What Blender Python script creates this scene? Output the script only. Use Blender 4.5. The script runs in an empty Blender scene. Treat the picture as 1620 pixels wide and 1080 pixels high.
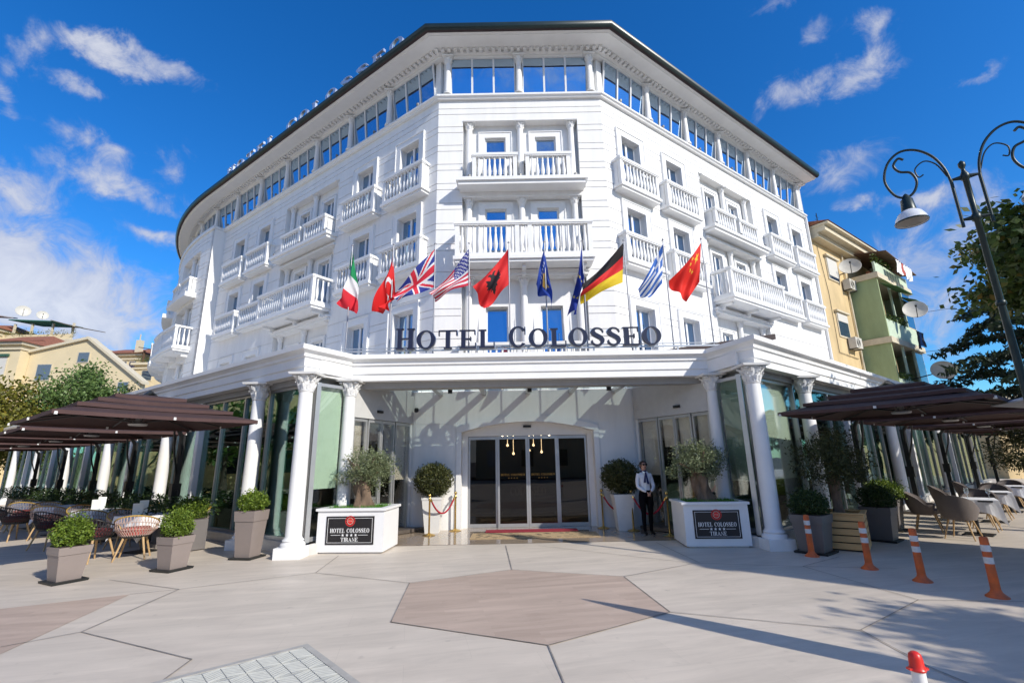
import bpy, bmesh, math, random
from mathutils import Vector, Matrix
random.seed(7)
PI = math.pi
R_ = math.radians
scene = bpy.context.scene
COL = scene.collection

# ------------------------------------------------------------------ materials
MATS = {}
def mat(name, col, rough=0.6, metal=0.0, var=0.12, scale=6.0, bump=0.0, bscale=40.0, spec=0.5, col2=None, stretch=None):
    if name in MATS: return MATS[name]
    m = bpy.data.materials.new(name); m.use_nodes = True
    nt = m.node_tree; N = nt.nodes; L = nt.links
    b = N['Principled BSDF']
    b.inputs['Roughness'].default_value = rough; b.inputs['Metallic'].default_value = metal
    b.inputs['Specular IOR Level'].default_value = spec
    tc = N.new('ShaderNodeTexCoord'); vec = tc.outputs['Object']
    if stretch:
        mp = N.new('ShaderNodeMapping'); mp.inputs['Scale'].default_value = stretch
        L.new(vec, mp.inputs['Vector']); vec = mp.outputs['Vector']
    nz = N.new('ShaderNodeTexNoise'); nz.inputs['Scale'].default_value = scale; nz.inputs['Detail'].default_value = 5
    nz.inputs['Roughness'].default_value = 0.65
    L.new(vec, nz.inputs['Vector'])
    mx = N.new('ShaderNodeMix'); mx.data_type = 'RGBA'
    c2 = col2 if col2 else tuple(c*(1-var*2) for c in col)
    mx.inputs[6].default_value = (*col, 1); mx.inputs[7].default_value = (*c2, 1)
    mr = N.new('ShaderNodeMapRange'); mr.inputs[1].default_value = .35; mr.inputs[2].default_value = .7
    L.new(nz.outputs['Fac'], mr.inputs[0]); L.new(mr.outputs[0], mx.inputs[0])
    L.new(mx.outputs[2], b.inputs['Base Color'])
    if bump:
        n2 = N.new('ShaderNodeTexNoise'); n2.inputs['Scale'].default_value = bscale; n2.inputs['Detail'].default_value = 4
        L.new(vec, n2.inputs['Vector'])
        bp = N.new('ShaderNodeBump'); bp.inputs['Strength'].default_value = bump; bp.inputs['Distance'].default_value = 0.01
        L.new(n2.outputs['Fac'], bp.inputs['Height']); L.new(bp.outputs['Normal'], b.inputs['Normal'])
    MATS[name] = m
    return m

def leafmat(name, c1, c2, c3=None, trans=.25):
    if name in MATS: return MATS[name]
    m = bpy.data.materials.new(name); m.use_nodes = True
    nt = m.node_tree; N = nt.nodes; L = nt.links
    b = N['Principled BSDF']; b.inputs['Roughness'].default_value = .5; b.inputs['Specular IOR Level'].default_value = .35
    g = N.new('ShaderNodeNewGeometry'); cr = N.new('ShaderNodeValToRGB')
    cr.color_ramp.elements[0].color = (*c1, 1); cr.color_ramp.elements[1].color = (*c2, 1)
    if c3:
        e = cr.color_ramp.elements.new(.9); e.color = (*c2, 1); cr.color_ramp.elements[-1].color = (*c3, 1)
    L.new(g.outputs['Random Per Island'], cr.inputs[0]); L.new(cr.outputs[0], b.inputs['Base Color'])
    t = N.new('ShaderNodeBsdfTranslucent'); L.new(cr.outputs[0], t.inputs[0])
    ms = N.new('ShaderNodeMixShader'); ms.inputs[0].default_value = trans
    L.new(b.outputs[0], ms.inputs[1]); L.new(t.outputs[0], ms.inputs[2]); L.new(ms.outputs[0], N['Material Output'].inputs[0])
    MATS[name] = m
    return m

def glassmat(name, tint, refl, refl_tint=(1, 1, 1), rough=0.0, ripple=0.0):
    """tinted sheet glass: see-through tint plus mirror reflection"""
    if name in MATS: return MATS[name]
    m = bpy.data.materials.new(name); m.use_nodes = True
    nt = m.node_tree; N = nt.nodes; L = nt.links
    N.remove(N['Principled BSDF'])
    tr = N.new('ShaderNodeBsdfTransparent'); tr.inputs[0].default_value = (*tint, 1)
    gl = N.new('ShaderNodeBsdfGlossy'); gl.inputs['Color'].default_value = (*refl_tint, 1); gl.inputs['Roughness'].default_value = rough
    lw = N.new('ShaderNodeLayerWeight'); lw.inputs[0].default_value = .25
    mr = N.new('ShaderNodeMapRange'); mr.inputs[3].default_value = refl; mr.inputs[4].default_value = min(1, refl+.6)
    L.new(lw.outputs['Fresnel'], mr.inputs[0])
    if ripple:
        tc = N.new('ShaderNodeTexCoord'); nz = N.new('ShaderNodeTexNoise'); nz.inputs['Scale'].default_value = 1.3; nz.inputs['Detail'].default_value = 1
        L.new(tc.outputs['Object'], nz.inputs['Vector'])
        bp = N.new('ShaderNodeBump'); bp.inputs['Strength'].default_value = ripple; bp.inputs['Distance'].default_value = .05
        L.new(nz.outputs['Fac'], bp.inputs['Height']); L.new(bp.outputs[0], gl.inputs['Normal'])
    ms = N.new('ShaderNodeMixShader')
    L.new(mr.outputs[0], ms.inputs[0]); L.new(tr.outputs[0], ms.inputs[1]); L.new(gl.outputs[0], ms.inputs[2])
    L.new(ms.outputs[0], N['Material Output'].inputs[0])
    MATS[name] = m
    return m

def emit(name, col, s):
    m = bpy.data.materials.new(name); m.use_nodes = True
    b = m.node_tree.nodes['Principled BSDF']; b.inputs['Base Color'].default_value = (*col, 1)
    b.inputs['Emission Color'].default_value = (*col, 1); b.inputs['Emission Strength'].default_value = s
    return m

WHITE = mat('white_render', (.83, .825, .81), .6, var=.045, scale=2.2, bump=.12, bscale=60, stretch=(1.6, 1.6, .22))
TRIM = mat('white_moulding', (.82, .82, .81), .5, var=.03, scale=3)
FRAME = mat('window_frame_white', (.75, .76, .77), .35, var=.02)
PANE = None
BLACK = mat('black_metal', (.012, .013, .014), .4, var=.1)
DARKGREEN = mat('dark_green_gutter', (.012, .028, .028), .35, var=.15)
GUTTERUNDER = mat('eave_underside_brown', (.03, .014, .016), .6)
BROWNCLOTH = mat('brown_parasol_cloth', (.055, .028, .026), .85, var=.12, scale=3, bump=.25, bscale=300)
GREYM = mat('brushed_aluminium', (.52, .53, .54), .35, .6, var=.05)
GOLD = mat('polished_brass', (.72, .5, .17), .22, 1.0, var=.04)
REDROPE = mat('red_velvet', (.42, .012, .03), .8, var=.2, scale=30)
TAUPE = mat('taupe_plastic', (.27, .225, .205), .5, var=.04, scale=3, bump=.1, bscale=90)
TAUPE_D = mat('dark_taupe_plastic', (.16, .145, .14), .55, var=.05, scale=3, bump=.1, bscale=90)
TRAY = mat('black_tray_plastic', (.02, .022, .022), .5)
WOOD = mat('pale_wood', (.55, .36, .17), .5, var=.18, scale=5, stretch=(8, 8, .8))
PINE = mat('pine_board', (.74, .44, .18), .6, var=.1, scale=4, stretch=(1, 1, 9), bump=.15)
BARK = mat('olive_bark', (.22, .15, .10), .9, var=.3, scale=9, bump=.9, bscale=22, stretch=(1, 1, .35))
BARKD = mat('dark_bark', (.09, .07, .055), .9, var=.3, scale=6, bump=.6, bscale=25)
SOIL = mat('soil', (.05, .035, .025), .95, var=.3, scale=20)
CLOTH = mat('white_linen', (.8, .8, .82), .75, var=.02, scale=8)
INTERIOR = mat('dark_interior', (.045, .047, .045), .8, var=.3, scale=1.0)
BLIND_W = mat('cream_roller_blind', (.86, .82, .72), .8, var=.03)
BLIND_G = mat('pale_green_roller_blind', (.66, .74, .66), .8, var=.03)
ORANGE = mat('orange_rubber', (.74, .14, .025), .55, var=.22, scale=7, col2=(.42, .10, .035))
REFLECT = mat('white_reflective_band', (.76, .76, .76), .45, var=.14, scale=14)
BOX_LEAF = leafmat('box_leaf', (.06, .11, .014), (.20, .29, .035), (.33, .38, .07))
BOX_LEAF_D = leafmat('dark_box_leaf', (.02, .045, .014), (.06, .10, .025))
TOPI_LEAF = leafmat('topiary_leaf', (.035, .045, .014), (.10, .11, .035), (.15, .14, .05))
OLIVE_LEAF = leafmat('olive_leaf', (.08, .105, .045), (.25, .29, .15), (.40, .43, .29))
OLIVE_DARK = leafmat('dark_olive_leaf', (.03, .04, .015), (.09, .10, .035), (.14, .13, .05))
TREE_G = leafmat('street_tree_leaf', (.03, .065, .012), (.10, .17, .03), (.20, .15, .03))
TREE_Y = leafmat('yellowing_leaf', (.09, .10, .015), (.21, .20, .03), (.26, .17, .02))
MAPLE = leafmat('maple_leaf', (.022, .045, .01), (.075, .12, .022), (.20, .14, .03))
TREE_P = leafmat('pale_green_leaf', (.07, .13, .035), (.17, .26, .08))
CONIFER = leafmat('conifer_needles', (.012, .026, .018), (.04, .065, .03))
GRASSM = leafmat('moss_grass', (.05, .16, .015), (.13, .32, .04))

UPGLASS = None
def window_glass(name, tint, mirror):
    m = bpy.data.materials.new(name); m.use_nodes = True
    nt = m.node_tree; N = nt.nodes; L = nt.links
    b = N['Principled BSDF']; b.inputs['Base Color'].default_value = (.01, .035, .10, 1); b.inputs['Roughness'].default_value = .25
    gl = N.new('ShaderNodeBsdfGlossy'); gl.inputs['Color'].default_value = (*tint, 1); gl.inputs['Roughness'].default_value = .01
    tc = N.new('ShaderNodeTexCoord'); nz = N.new('ShaderNodeTexNoise'); nz.inputs['Scale'].default_value = .9; nz.inputs['Detail'].default_value = 1
    L.new(tc.outputs['Object'], nz.inputs['Vector'])
    bp = N.new('ShaderNodeBump'); bp.inputs['Strength'].default_value = .12; bp.inputs['Distance'].default_value = .05
    L.new(nz.outputs['Fac'], bp.inputs['Height']); L.new(bp.outputs[0], gl.inputs['Normal'])
    ms = N.new('ShaderNodeMixShader'); ms.inputs[0].default_value = mirror
    L.new(b.outputs[0], ms.inputs[1]); L.new(gl.outputs[0], ms.inputs[2]); L.new(ms.outputs[0], N['Material Output'].inputs[0])
    return m
UPGLASS = window_glass('coated_window_glass', (.55, .78, 1), .52)
TOPGLASS = window_glass('top_floor_glass', (.62, .82, 1), .66)
HOUSEGLASS = window_glass('house_window_glass', (.6, .75, .75), .25)

# ------------------------------------------------------------------ mesh builder
def ident(x, y, z): return (x, y, z)
class MB:
    def __init__(self): self.v = []; self.f = []; self.mi = []; self.cur = 0
    def add(self, vs, fs):
        b = len(self.v); self.v += [tuple(p) for p in vs]
        for f in fs: self.f.append([b+i for i in f]); self.mi.append(self.cur)
        return self
    def quad(self, a, b, c, d): return self.add([a, b, c, d], [(0, 1, 2, 3)])
    def fbox(self, F, s0, s1, o0, o1, z0, z1, ds=None):
        n = 1 if not ds else max(1, int(math.ceil(abs(s1-s0)/ds)))
        vs = []
        for i in range(n+1):
            s = s0+(s1-s0)*i/n
            vs += [F(s, o0, z0), F(s, o1, z0), F(s, o1, z1), F(s, o0, z1)]
        fs = [(0, 1, 2, 3), (4*n+3, 4*n+2, 4*n+1, 4*n)]
        for i in range(n):
            a = 4*i
            for k in range(4):
                fs.append((a+k, a+4+k, a+4+(k+1) % 4, a+(k+1) % 4))
        return self.add(vs, fs)
    def box(self, x0, x1, y0, y1, z0, z1, M=None):
        P = [(x0, y0, z0), (x1, y0, z0), (x1, y1, z0), (x0, y1, z0), (x0, y0, z1), (x1, y0, z1), (x1, y1, z1), (x0, y1, z1)]
        if M is not None: P = [tuple(M @ Vector(p)) for p in P]
        return self.add(P, [(0, 3, 2, 1), (4, 5, 6, 7), (0, 1, 5, 4), (1, 2, 6, 5), (2, 3, 7, 6), (3, 0, 4, 7)])
    def frustum(self, cx, cy, z0, z1, a0, b0, a1, b1, rot=0, cap=True):
        c, s = math.cos(rot), math.sin(rot); P = []
        for (a, b, z) in ((a0, b0, z0), (a1, b1, z1)):
            for (x, y) in ((-a, -b), (a, -b), (a, b), (-a, b)):
                P.append((cx+x*c-y*s, cy+x*s+y*c, z))
        fs = [(0, 1, 5, 4), (1, 2, 6, 5), (2, 3, 7, 6), (3, 0, 4, 7)]
        if cap: fs += [(0, 3, 2, 1), (4, 5, 6, 7)]
        return self.add(P, fs)
    def lathe(self, prof, c=(0, 0, 0), seg=16, mod=None, F=None, cap=True):
        vs = []; n = len(prof)
        for i, (r, z) in enumerate(prof):
            for k in range(seg):
                a = 2*PI*k/seg; rr = r*(mod(i, a) if mod else 1)
                p = (c[0]+rr*math.cos(a), c[1]+rr*math.sin(a), c[2]+z)
                vs.append(F(*p) if F else p)
        fs = []
        for i in range(n-1):
            for k in range(seg):
                k2 = (k+1) % seg
                fs.append((i*seg+k, i*seg+k2, (i+1)*seg+k2, (i+1)*seg+k))
        if cap:
            fs.append(tuple(range(seg-1, -1, -1))); fs.append(tuple((n-1)*seg+k for k in range(seg)))
        return self.add(vs, fs)
    def tube(self, pts, r, seg=6, closed=False):
        pts = [Vector(p) for p in pts]; n = len(pts)
        rs = r if isinstance(r, (list, tuple)) else [r]*n
        up = None; vs = []
        for i in range(n):
            if closed: t = pts[(i+1) % n]-pts[i-1]
            else: t = pts[min(i+1, n-1)]-pts[max(i-1, 0)]
            if t.length < 1e-9: t = Vector((0, 0, 1))
            t.normalize()
            if up is None:
                up = Vector((0, 0, 1)) if abs(t.z) < .9 else Vector((1, 0, 0))
            x = up.cross(t)
            if x.length < 1e-6: x = Vector((1, 0, 0)).cross(t)
            x.normalize(); y = t.cross(x); up = y
            for k in range(seg):
                a = 2*PI*k/seg
                vs.append(pts[i]+x*(rs[i]*math.cos(a))+y*(rs[i]*math.sin(a)))
        fs = []
        m = n if closed else n-1
        for i in range(m):
            j = (i+1) % n
            for k in range(seg):
                k2 = (k+1) % seg
                fs.append((i*seg+k, i*seg+k2, j*seg+k2, j*seg+k))
        if not closed:
            fs.append(tuple(range(seg-1, -1, -1))); fs.append(tuple((n-1)*seg+k for k in range(seg)))
        return self.add(vs, fs)
    def sweep(self, path, prof, closed=False):
        """path: 2-D points (outward side = right of travel reversed: see nrm), prof: (offset outward, z) closed section"""
        n = len(path); P = [Vector(p) for p in path]
        def nrm(a, b):
            d = (b-a).normalized(); return Vector((d.y, -d.x))
        rows = []
        for i in range(n):
            if i == 0: nn = nrm(P[0], P[1]); sc = 1
            elif i == n-1: nn = nrm(P[-2], P[-1]); sc = 1
            else:
                n1 = nrm(P[i-1], P[i]); n2 = nrm(P[i], P[i+1]); nn = (n1+n2).normalized(); sc = 1/max(.3, nn.dot(n1))
            rows.append([(P[i].x+nn.x*o*sc, P[i].y+nn.y*o*sc, z) for o, z in prof])
        k = len(prof); vs = [p for r in rows for p in r]; fs = []
        for i in range(n-1):
            for j in range(k):
                j2 = (j+1) % k
                fs.append((i*k+j, i*k+j2, (i+1)*k+j2, (i+1)*k+j))
        fs.append(tuple(range(k))); fs.append(tuple((n-1)*k+j for j in range(k-1, -1, -1)))
        return self.add(vs, fs)
    def build(self, name, mats, parent=None, smooth=False, org=None, recalc=True, loc=None):
        me = bpy.data.meshes.new(name)
        if org is None and parent is not None: org = ORG.get(parent.name_full, (0, 0, 0))
        if org is None: org = loc if loc else (0, 0, 0)
        V = [(p[0]-org[0], p[1]-org[1], p[2]-org[2]) for p in self.v]
        me.from_pydata(V, [], self.f)
        if not isinstance(mats, (list, tuple)): mats = [mats]
        for m in mats: me.materials.append(m)
        if len(mats) > 1: me.polygons.foreach_set('material_index', self.mi)
        if recalc and len(self.f) < 60000:
            bm = bmesh.new(); bm.from_mesh(me); bmesh.ops.recalc_face_normals(bm, faces=bm.faces); bm.to_mesh(me); bm.free()
        if smooth:
            me.polygons.foreach_set('use_smooth', [True]*len(me.polygons))
            try: me.set_sharp_from_angle(angle=R_(54))
            except Exception: pass
        o = bpy.data.objects.new(name, me); COL.objects.link(o)
        if parent is not None: o.parent = parent; ORG[o.name_full] = org
        else:
            o.location = org; ORG[o.name_full] = org
        return o
ORG = {}
def tag(o, label=None, cat=None, group=None, kind=None):
    if label: o['label'] = label
    if cat: o['category'] = cat
    if group: o['group'] = group
    if kind: o['kind'] = kind
    return o
def thing(name, label, cat, loc=(0, 0, 0), group=None):
    o = bpy.data.objects.new(name, None); COL.objects.link(o); o.location = loc
    o.empty_display_size = .2
    ORG[o.name_full] = tuple(loc)
    return tag(o, label, cat, group)
KIDS = {}
def kids(o):
    return [c for c in COL.objects if c.parent is o]
def dup(root, loc, rotz, label, group=None):
    r = root.copy(); COL.objects.link(r); r.location = loc; r.rotation_euler = (0, 0, rotz)
    r['label'] = label
    if group: r['group'] = group
    for ch in kids(root):
        c = ch.copy(); COL.objects.link(c); c.parent = r
        for g in kids(ch):
            d = g.copy(); COL.objects.link(d); d.parent = c
    return r

# ------------------------------------------------------------------ site geometry (metres, camera above the origin)
AZ = R_(54.3)
CL = Vector((-2.40, 14.0)); CR = Vector((3.23, 14.0))
XC = .415
DL = Vector((-math.sin(AZ), math.cos(AZ))); NL = Vector((-math.cos(AZ), -math.sin(AZ)))
DR = Vector((math.sin(AZ), math.cos(AZ))); NR = Vector((math.cos(AZ), -math.sin(AZ)))
S_ARC, R_ARC = 16.6, 21.0
def LF(s, o, z):
    if s <= S_ARC:
        p = CL+DL*s+NL*o
    else:
        a = (s-S_ARC)/R_ARC
        ctr = CL+DL*S_ARC-NL*R_ARC
        ang = math.atan2(NL.y, NL.x)-a
        p = ctr+Vector((math.cos(ang), math.sin(ang)))*(R_ARC+o)
    return (p.x, p.y, z)
def RF(s, o, z):
    p = CR+DR*s+NR*o; return (p.x, p.y, z)
def FF(s, o, z): return (XC+s, 14.0-o, z)
R_END = 15.35
L_END = 40.0

# =================================================================== HOTEL
hotel = thing('hotel_building', 'large white five storey hotel with chamfered front and balustraded balconies', 'hotel', (XC, 13.4, 0))

def grooves(z0, z1):
    out = []; z = 4.12
    while z < z1-.15:
        for zz in (z, z+.5):
            if z0+.1 < zz < z1-.12: out.append(zz)
        z += .73
    return out
def wall(F, s0, s1, z0, z1, holes, off=0.0, groove=True, rev=.3, ds=None, mb=None, ngroove=None):
    mb = mb or MB()
    gs = grooves(z0, z1) if groove else []
    G = .03
    ss = {s0, s1}; zs = {z0, z1}
    for (a, b, c, d) in holes: ss |= {a, b}; zs |= {c, d}
    if ds:
        n = int((s1-s0)/ds)
        for i in range(1, n): ss.add(s0+(s1-s0)*i/n)
    base = sorted(zs)
    gs = [g for g in gs if all(abs(g-b) > .05 and abs(g+G-b) > .05 for b in base)]
    for g in gs: zs |= {g, g+G}
    ss = sorted(ss); zs = sorted(zs)
    def hole(s, z): return any(a < s < b and c < z < d for a, b, c, d in holes)
    offs = []
    for j in range(len(zs)-1):
        zm = (zs[j]+zs[j+1])/2
        offs.append(off-.025 if any(g < zm < g+G for g in gs) else off)
    for j in range(len(zs)-1):
        zm = (zs[j]+zs[j+1])/2
        for i in range(len(ss)-1):
            sm = (ss[i]+ss[i+1])/2
            if hole(sm, zm): continue
            o = offs[j]
            mb.quad(F(ss[i], o, zs[j]), F(ss[i+1], o, zs[j]), F(ss[i+1], o, zs[j+1]), F(ss[i], o, zs[j+1]))
            if j+1 < len(offs) and offs[j+1] != o and not hole(sm, (zs[j+1]+zs[j+2])/2 if j+2 < len(zs) else zm):
                o2 = offs[j+1]
                mb.quad(F(ss[i], o, zs[j+1]), F(ss[i+1], o, zs[j+1]), F(ss[i+1], o2, zs[j+1]), F(ss[i], o2, zs[j+1]))
    for (a, b, c, d) in holes:
        r = off-rev
        n = 1 if not ds else max(1, int((b-a)/ds))
        mb.quad(F(a, off, c), F(a, r, c), F(a, r, d), F(a, off, d))
        mb.quad(F(b, off, c), F(b, off, d), F(b, r, d), F(b, r, c))
        for i in range(n):
            p, q = a+(b-a)*i/n, a+(b-a)*(i+1)/n
            mb.quad(F(p, off, d), F(p, r, d), F(q, r, d), F(q, off, d))
            mb.quad(F(p, off, c), F(q, off, c), F(q, r, c), F(p, r, c))
    return mb

def window(F, s0, s1, z0, z1, off, leaves=2, surround=None, wo=0.0, bar=.055, tilt=0.0, gm=None):
    """frame with its pane as a sub-part; surround: width of the raised moulding round the opening (on plane wo)"""
    mb = MB(); t = bar; d0, d1 = off, off+.06; F1 = F
    if tilt: F = lambda s, o, z: F1(s, o+tilt*(z-(z0+z1)/2), z)
    mb.fbox(F, s0, s0+t, d0, d1, z0, z1); mb.fbox(F, s1-t, s1, d0, d1, z0, z1)
    mb.fbox(F, s0+t, s1-t, d0, d1, z1-t, z1); mb.fbox(F, s0+t, s1-t, d0, d1, z0, z0+t)
    for k in range(1, leaves):
        m = s0+(s1-s0)*k/leaves
        mb.fbox(F, m-t*.9, m+t*.9, d0, d1+.01, z0+t, z1-t)
    fr = mb.build('window', FRAME, hotel)
    g = MB(); g.fbox(F, s0+t*.5, s1-t*.5, off+.015, off+.03, z0+t*.5, z1-t*.5)
    g.build('pane', gm or UPGLASS, fr)
    if surround:
        w = surround; sm = MB()
        for (a, b, c, d, e) in ((s0-w, s0-.01, z0, z1+w, .05), (s1+.01, s1+w, z0, z1+w, .05)):
            sm.fbox(F, a, b, wo-.01, wo+e, c, d)
        sm.fbox(F, s0-.01, s1+.01, wo-.01, wo+.05, z1+.01, z1+w)
        sm.fbox(F, s0-w-.03, s0-w, wo-.01, wo+.075, z0, z1+w+.03); sm.fbox(F, s1+w, s1+w+.03, wo-.01, wo+.075, z0, z1+w+.03)
        sm.fbox(F, s0-w, s1+w, wo-.01, wo+.075, z1+w, z1+w+.03)
        sm.build('surround', TRIM, fr)
    return fr

BAL_PROF = [(.035, 0), (.045, .03), (.03, .06), (.06, .16), (.066, .24), (.05, .36), (.028, .52), (.034, .58), (.028, .62), (.04, .66), (.04, .70)]
def baluster(mb, F, s, o, z0, h):
    k = h/.70
    base = F(s, o, z0)
    mb.lathe([(r, z*k) for r, z in BAL_PROF], base, seg=8)
def balcony(F, s0, s1, o1, zb, zt, mids=(), slab=.2, o0=0.0, slab_ext=.05, ret=None, brackets=0, ds=None, inner=None):
    """slab + posts + rails, with the balusters as a sub-part"""
    mb = MB(); rt, pw = .09, .13
    if slab > 0:
        mb.fbox(F, s0-slab_ext, s1+slab_ext, o0-.02, o1+slab_ext, zb+slab*.45, zb+slab, ds)
        mb.fbox(F, s0-slab_ext+.06, s1+slab_ext-.06, o0-.02, o1+slab_ext-.06, zb, zb+slab*.45-.002, ds)
    z = zb+slab
    mb.fbox(F, s0, s1, o1-pw, o1, z+.002, z+.10, ds)                      # plinth rail
    mb.fbox(F, s0-.04, s1+.04, o1-pw-.03, o1+.04, zt-rt, zt, ds)           # hand rail
    mb.fbox(F, s0-.02, s1+.02, o1-pw-.015, o1+.02, zt-rt-.04, zt-rt-.002, ds)
    pts = [s0]+list(mids)+[s1-pw]
    for p in pts: mb.fbox(F, p, p+pw, o1-pw+.003, o1-.003, z+.10, zt-rt-.04)
    if ret is None: ret = o1-o0 > .4
    if o1-o0 > .14:
        for p in (s0, s1-pw):
            mb.fbox(F, p, p+pw, o0, o1-pw-.03, z+.002, z+.10); mb.fbox(F, p-.03, p+pw+.03, o0, o1-pw-.03, zt-rt, zt)
            if not ret: mb.fbox(F, p+.02, p+pw-.02, o0, o1-pw-.03, z+.10, zt-rt)
    for k in range(brackets):
        sb = s0+.25+(s1-s0-.5)*k/(brackets-1)
        mb.fbox(F, sb-.06, sb+.06, o0, o1*.75, zb-.10, zb-.003); mb.fbox(F, sb-.05, sb+.05, o0, o1*.35, zb-.22, zb-.10)
    b = mb.build('balcony', TRIM, hotel)
    q = MB(); h = zt-rt-.04-(z+.10)
    edges = [p+pw for p in pts[:-1]], pts[1:]
    for a, c in zip(*edges):
        n = max(2, int(round((c-a)/.17)))
        for i in range(n):
            baluster(q, F, a+(c-a)*(i+.5)/n, o1-pw/2, z+.10, h)
    if ret:
        for p in (s0+pw/2, s1-pw/2):
            n = max(2, int((o1-o0-pw)/.2))
            for i in range(n): baluster(q, F, p, o0+(o1-o0-pw)*(i+.5)/n, z+.10, h)
    q.build('balustrade', TRIM, b, smooth=True)
    return b

def capital(mb, c, r, h, half=None, seg=28):
    x, y, z = c
    prof = [(r*1.02, 0), (r*1.12, h*.04), (r*1.12, h*.08), (r*1.02, h*.1), (r*1.12, h*.16), (r*1.36, h*.40), (r*1.16, h*.42), (r*1.24, h*.52), (r*1.6, h*.74), (r*1.35, h*.76), (r*1.45, h*.88)]
    def mod(i, a):
        if i in (4, 5): return 1+.14*math.cos(8*a)
        if i in (7, 8): return 1+.16*math.cos(8*a+PI)
        return 1
    mb.lathe(prof, c, seg=seg, mod=mod)
    if r > .12:
        for zb, hh, a0, rr0 in ((.10, .42, 0, 1.10), (.36, .44, PI/8, 1.16)):
            for k in range(8):
                a = a0+k*PI/4; ct, st = math.cos(a), math.sin(a); rows = []
                for f, ra, wd in ((0, rr0, .30), (.35, rr0+.06, .38), (.7, rr0+.20, .36), (.95, rr0+.42, .26), (1.0, rr0+.58, .14), (.88, rr0+.60, .04)):
                    zz = z+h*(zb+hh*f)
                    rows.append([(x+(r*ra)*ct-(u*wd*r)*st, y+(r*ra)*st+(u*wd*r)*ct, zz) if u else (x+(r*ra+.10*r)*ct, y+(r*ra+.10*r)*st, zz) for u in (-1, 0, 1)])
                vs = [p for w_ in rows for p in w_]
                mb.add(vs, [q for i in range(5) for q in ((3*i, 3*i+1, 3*i+4, 3*i+3), (3*i+1, 3*i+2, 3*i+5, 3*i+4))])
    for k in range(4):
        a = PI/4+k*PI/2
        mb.lathe([(.02, -h*.07), (h*.09, -h*.05), (h*.12, 0), (h*.09, h*.05), (.02, h*.07)], (x+math.cos(a)*r*1.85, y+math.sin(a)*r*1.85, z+h*.80), seg=8)
        for da in (-.35, .35):
            mb.lathe([(.004, -h*.05), (h*.06, 0), (.004, h*.05)], (x+math.cos(a+da)*r*1.5, y+math.sin(a+da)*r*1.5, z+h*.62), seg=6)
def column(F, s, o, z0, z1, r, hc=.28, base=True, rot=0, plinth=0.0, plw=0.0):
    c = F(s, o, 0); x, y = c[0], c[1]
    mb = MB(); zz = z0
    if plinth:
        mb.frustum(x, y, z0, z0+plinth, plw, plw, plw, plw, rot); zz = z0+plinth
    prof = []
    if base: prof += [(r*1.45, zz), (r*1.5, zz+r*.25), (r*1.35, zz+r*.45), (r*1.2, zz+r*.55), (r*1.3, zz+r*.75), (r*1.1, zz+r*.95)]
    prof += [(r, zz+r*1.15 if base else zz), (r*.99, zz+(z1-zz)*.4), (r*.88, z1-hc)]
    mb.lathe(prof, (x, y, 0), seg=20)
    mb.frustum(x, y, z1-hc*.12, z1-.002, r*1.75, r*1.75, r*1.85, r*1.85, rot)
    col = mb.build('column', TRIM, hotel, smooth=True)
    k = MB(); capital(k, (x, y, z1-hc), r*.88, hc)
    k.build('capital', TRIM, col, smooth=True)
    return col

# ---- rows and columns of the upper floors
ROWS = [(10.62, 12.80), (7.88, 9.98), (4.40, 6.50)]
SING = [1.38, 3.88, 11.42, 13.88]
WW = .47
PC = 7.6
def wing(F, s_end, name, tower=False):
    holes = []
    for r, (z0, z1) in enumerate(ROWS):
        for i, c in enumerate(SING):
            if r == 2 and i > 1 and not tower: continue
            holes.append((c-WW, c+WW, z0, z1))
    recs = [(PC-1.97, PC+2.07, 10.62, 13.15), (PC-1.97, PC+2.07, 7.62, 10.15), (PC-1.97, PC+2.07, 4.4, 7.05)]
    m = wall(F, 0, s_end, 3.5, 13.95, holes+recs, rev=.3)
    for (a, b, c, d) in recs:
        zt = {10.62: 12.62, 7.62: 9.82, 4.4: 6.45}[c]
        hh = [(PC-.9-.36, PC-.9+.36, c+.0, zt), (PC+.9-.36, PC+.9+.36, c+.0, zt)]
        wall(F, a, b, c, d, hh, off=-.3, groove=False, rev=.16, mb=m)
    m.build(name, WHITE, hotel)
    for (a, b, c, d) in recs:
        zt = {10.62: 12.62, 7.62: 9.82, 4.4: 6.45}[c]
        for k in (-.9, .9):
            window(F, PC+k-.36, PC+k+.36, c, zt, -.44, 2, surround=.13, wo=-.3)
        for k in (-1.8, 0, 1.8):
            column(F, PC+k, -.19, c, d, .10, hc=.24, base=False)
    for r, (z0, z1) in enumerate(ROWS):
        for i, c in enumerate(SING):
            if r == 2 and i > 1 and not tower: continue
            window(F, c-WW, c+WW, z0, z1, -.24, 2, surround=.24)
            if r < 2:
                balcony(F, c-1.0, c+1.0, .34, z0-.18, z0+(1.0 if r == 0 else .98), slab=.18, ret=False)
    # balconies of the paired bay
    sl = MB(); sl.fbox(F, PC-2.1, PC+2.2, -.02, .5, 10.48, 10.60); sl.fbox(F, PC-2.03, PC+2.13, -.02, .43, 10.36, 10.478)
    sl.build('balcony_slab', TRIM, hotel)
    for k in (-.88, .92): balcony(F, PC+k-.76, PC+k+.76, .32, 10.602, 11.52, slab=0, ret=False, o0=-.28)
    balcony(F, PC-2.0, PC+2.1, .80, 7.38, 8.68, mids=(PC-.02,), slab=.2, brackets=3)
    b = MB(); b.fbox(F, PC-2.02, PC+2.12, .001, .12, 7.06, 7.16); b.fbox(F, PC-2.06, PC+2.16, .001, .17, 7.162, 7.24)
    b.build('architrave', TRIM, hotel)
    b = MB(); b.fbox(F, PC-2.02, PC+2.12, .001, .10, 10.16, 10.24); b.build('architrave', TRIM, hotel)
wing(RF, R_END, 'facade_wall')
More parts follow.
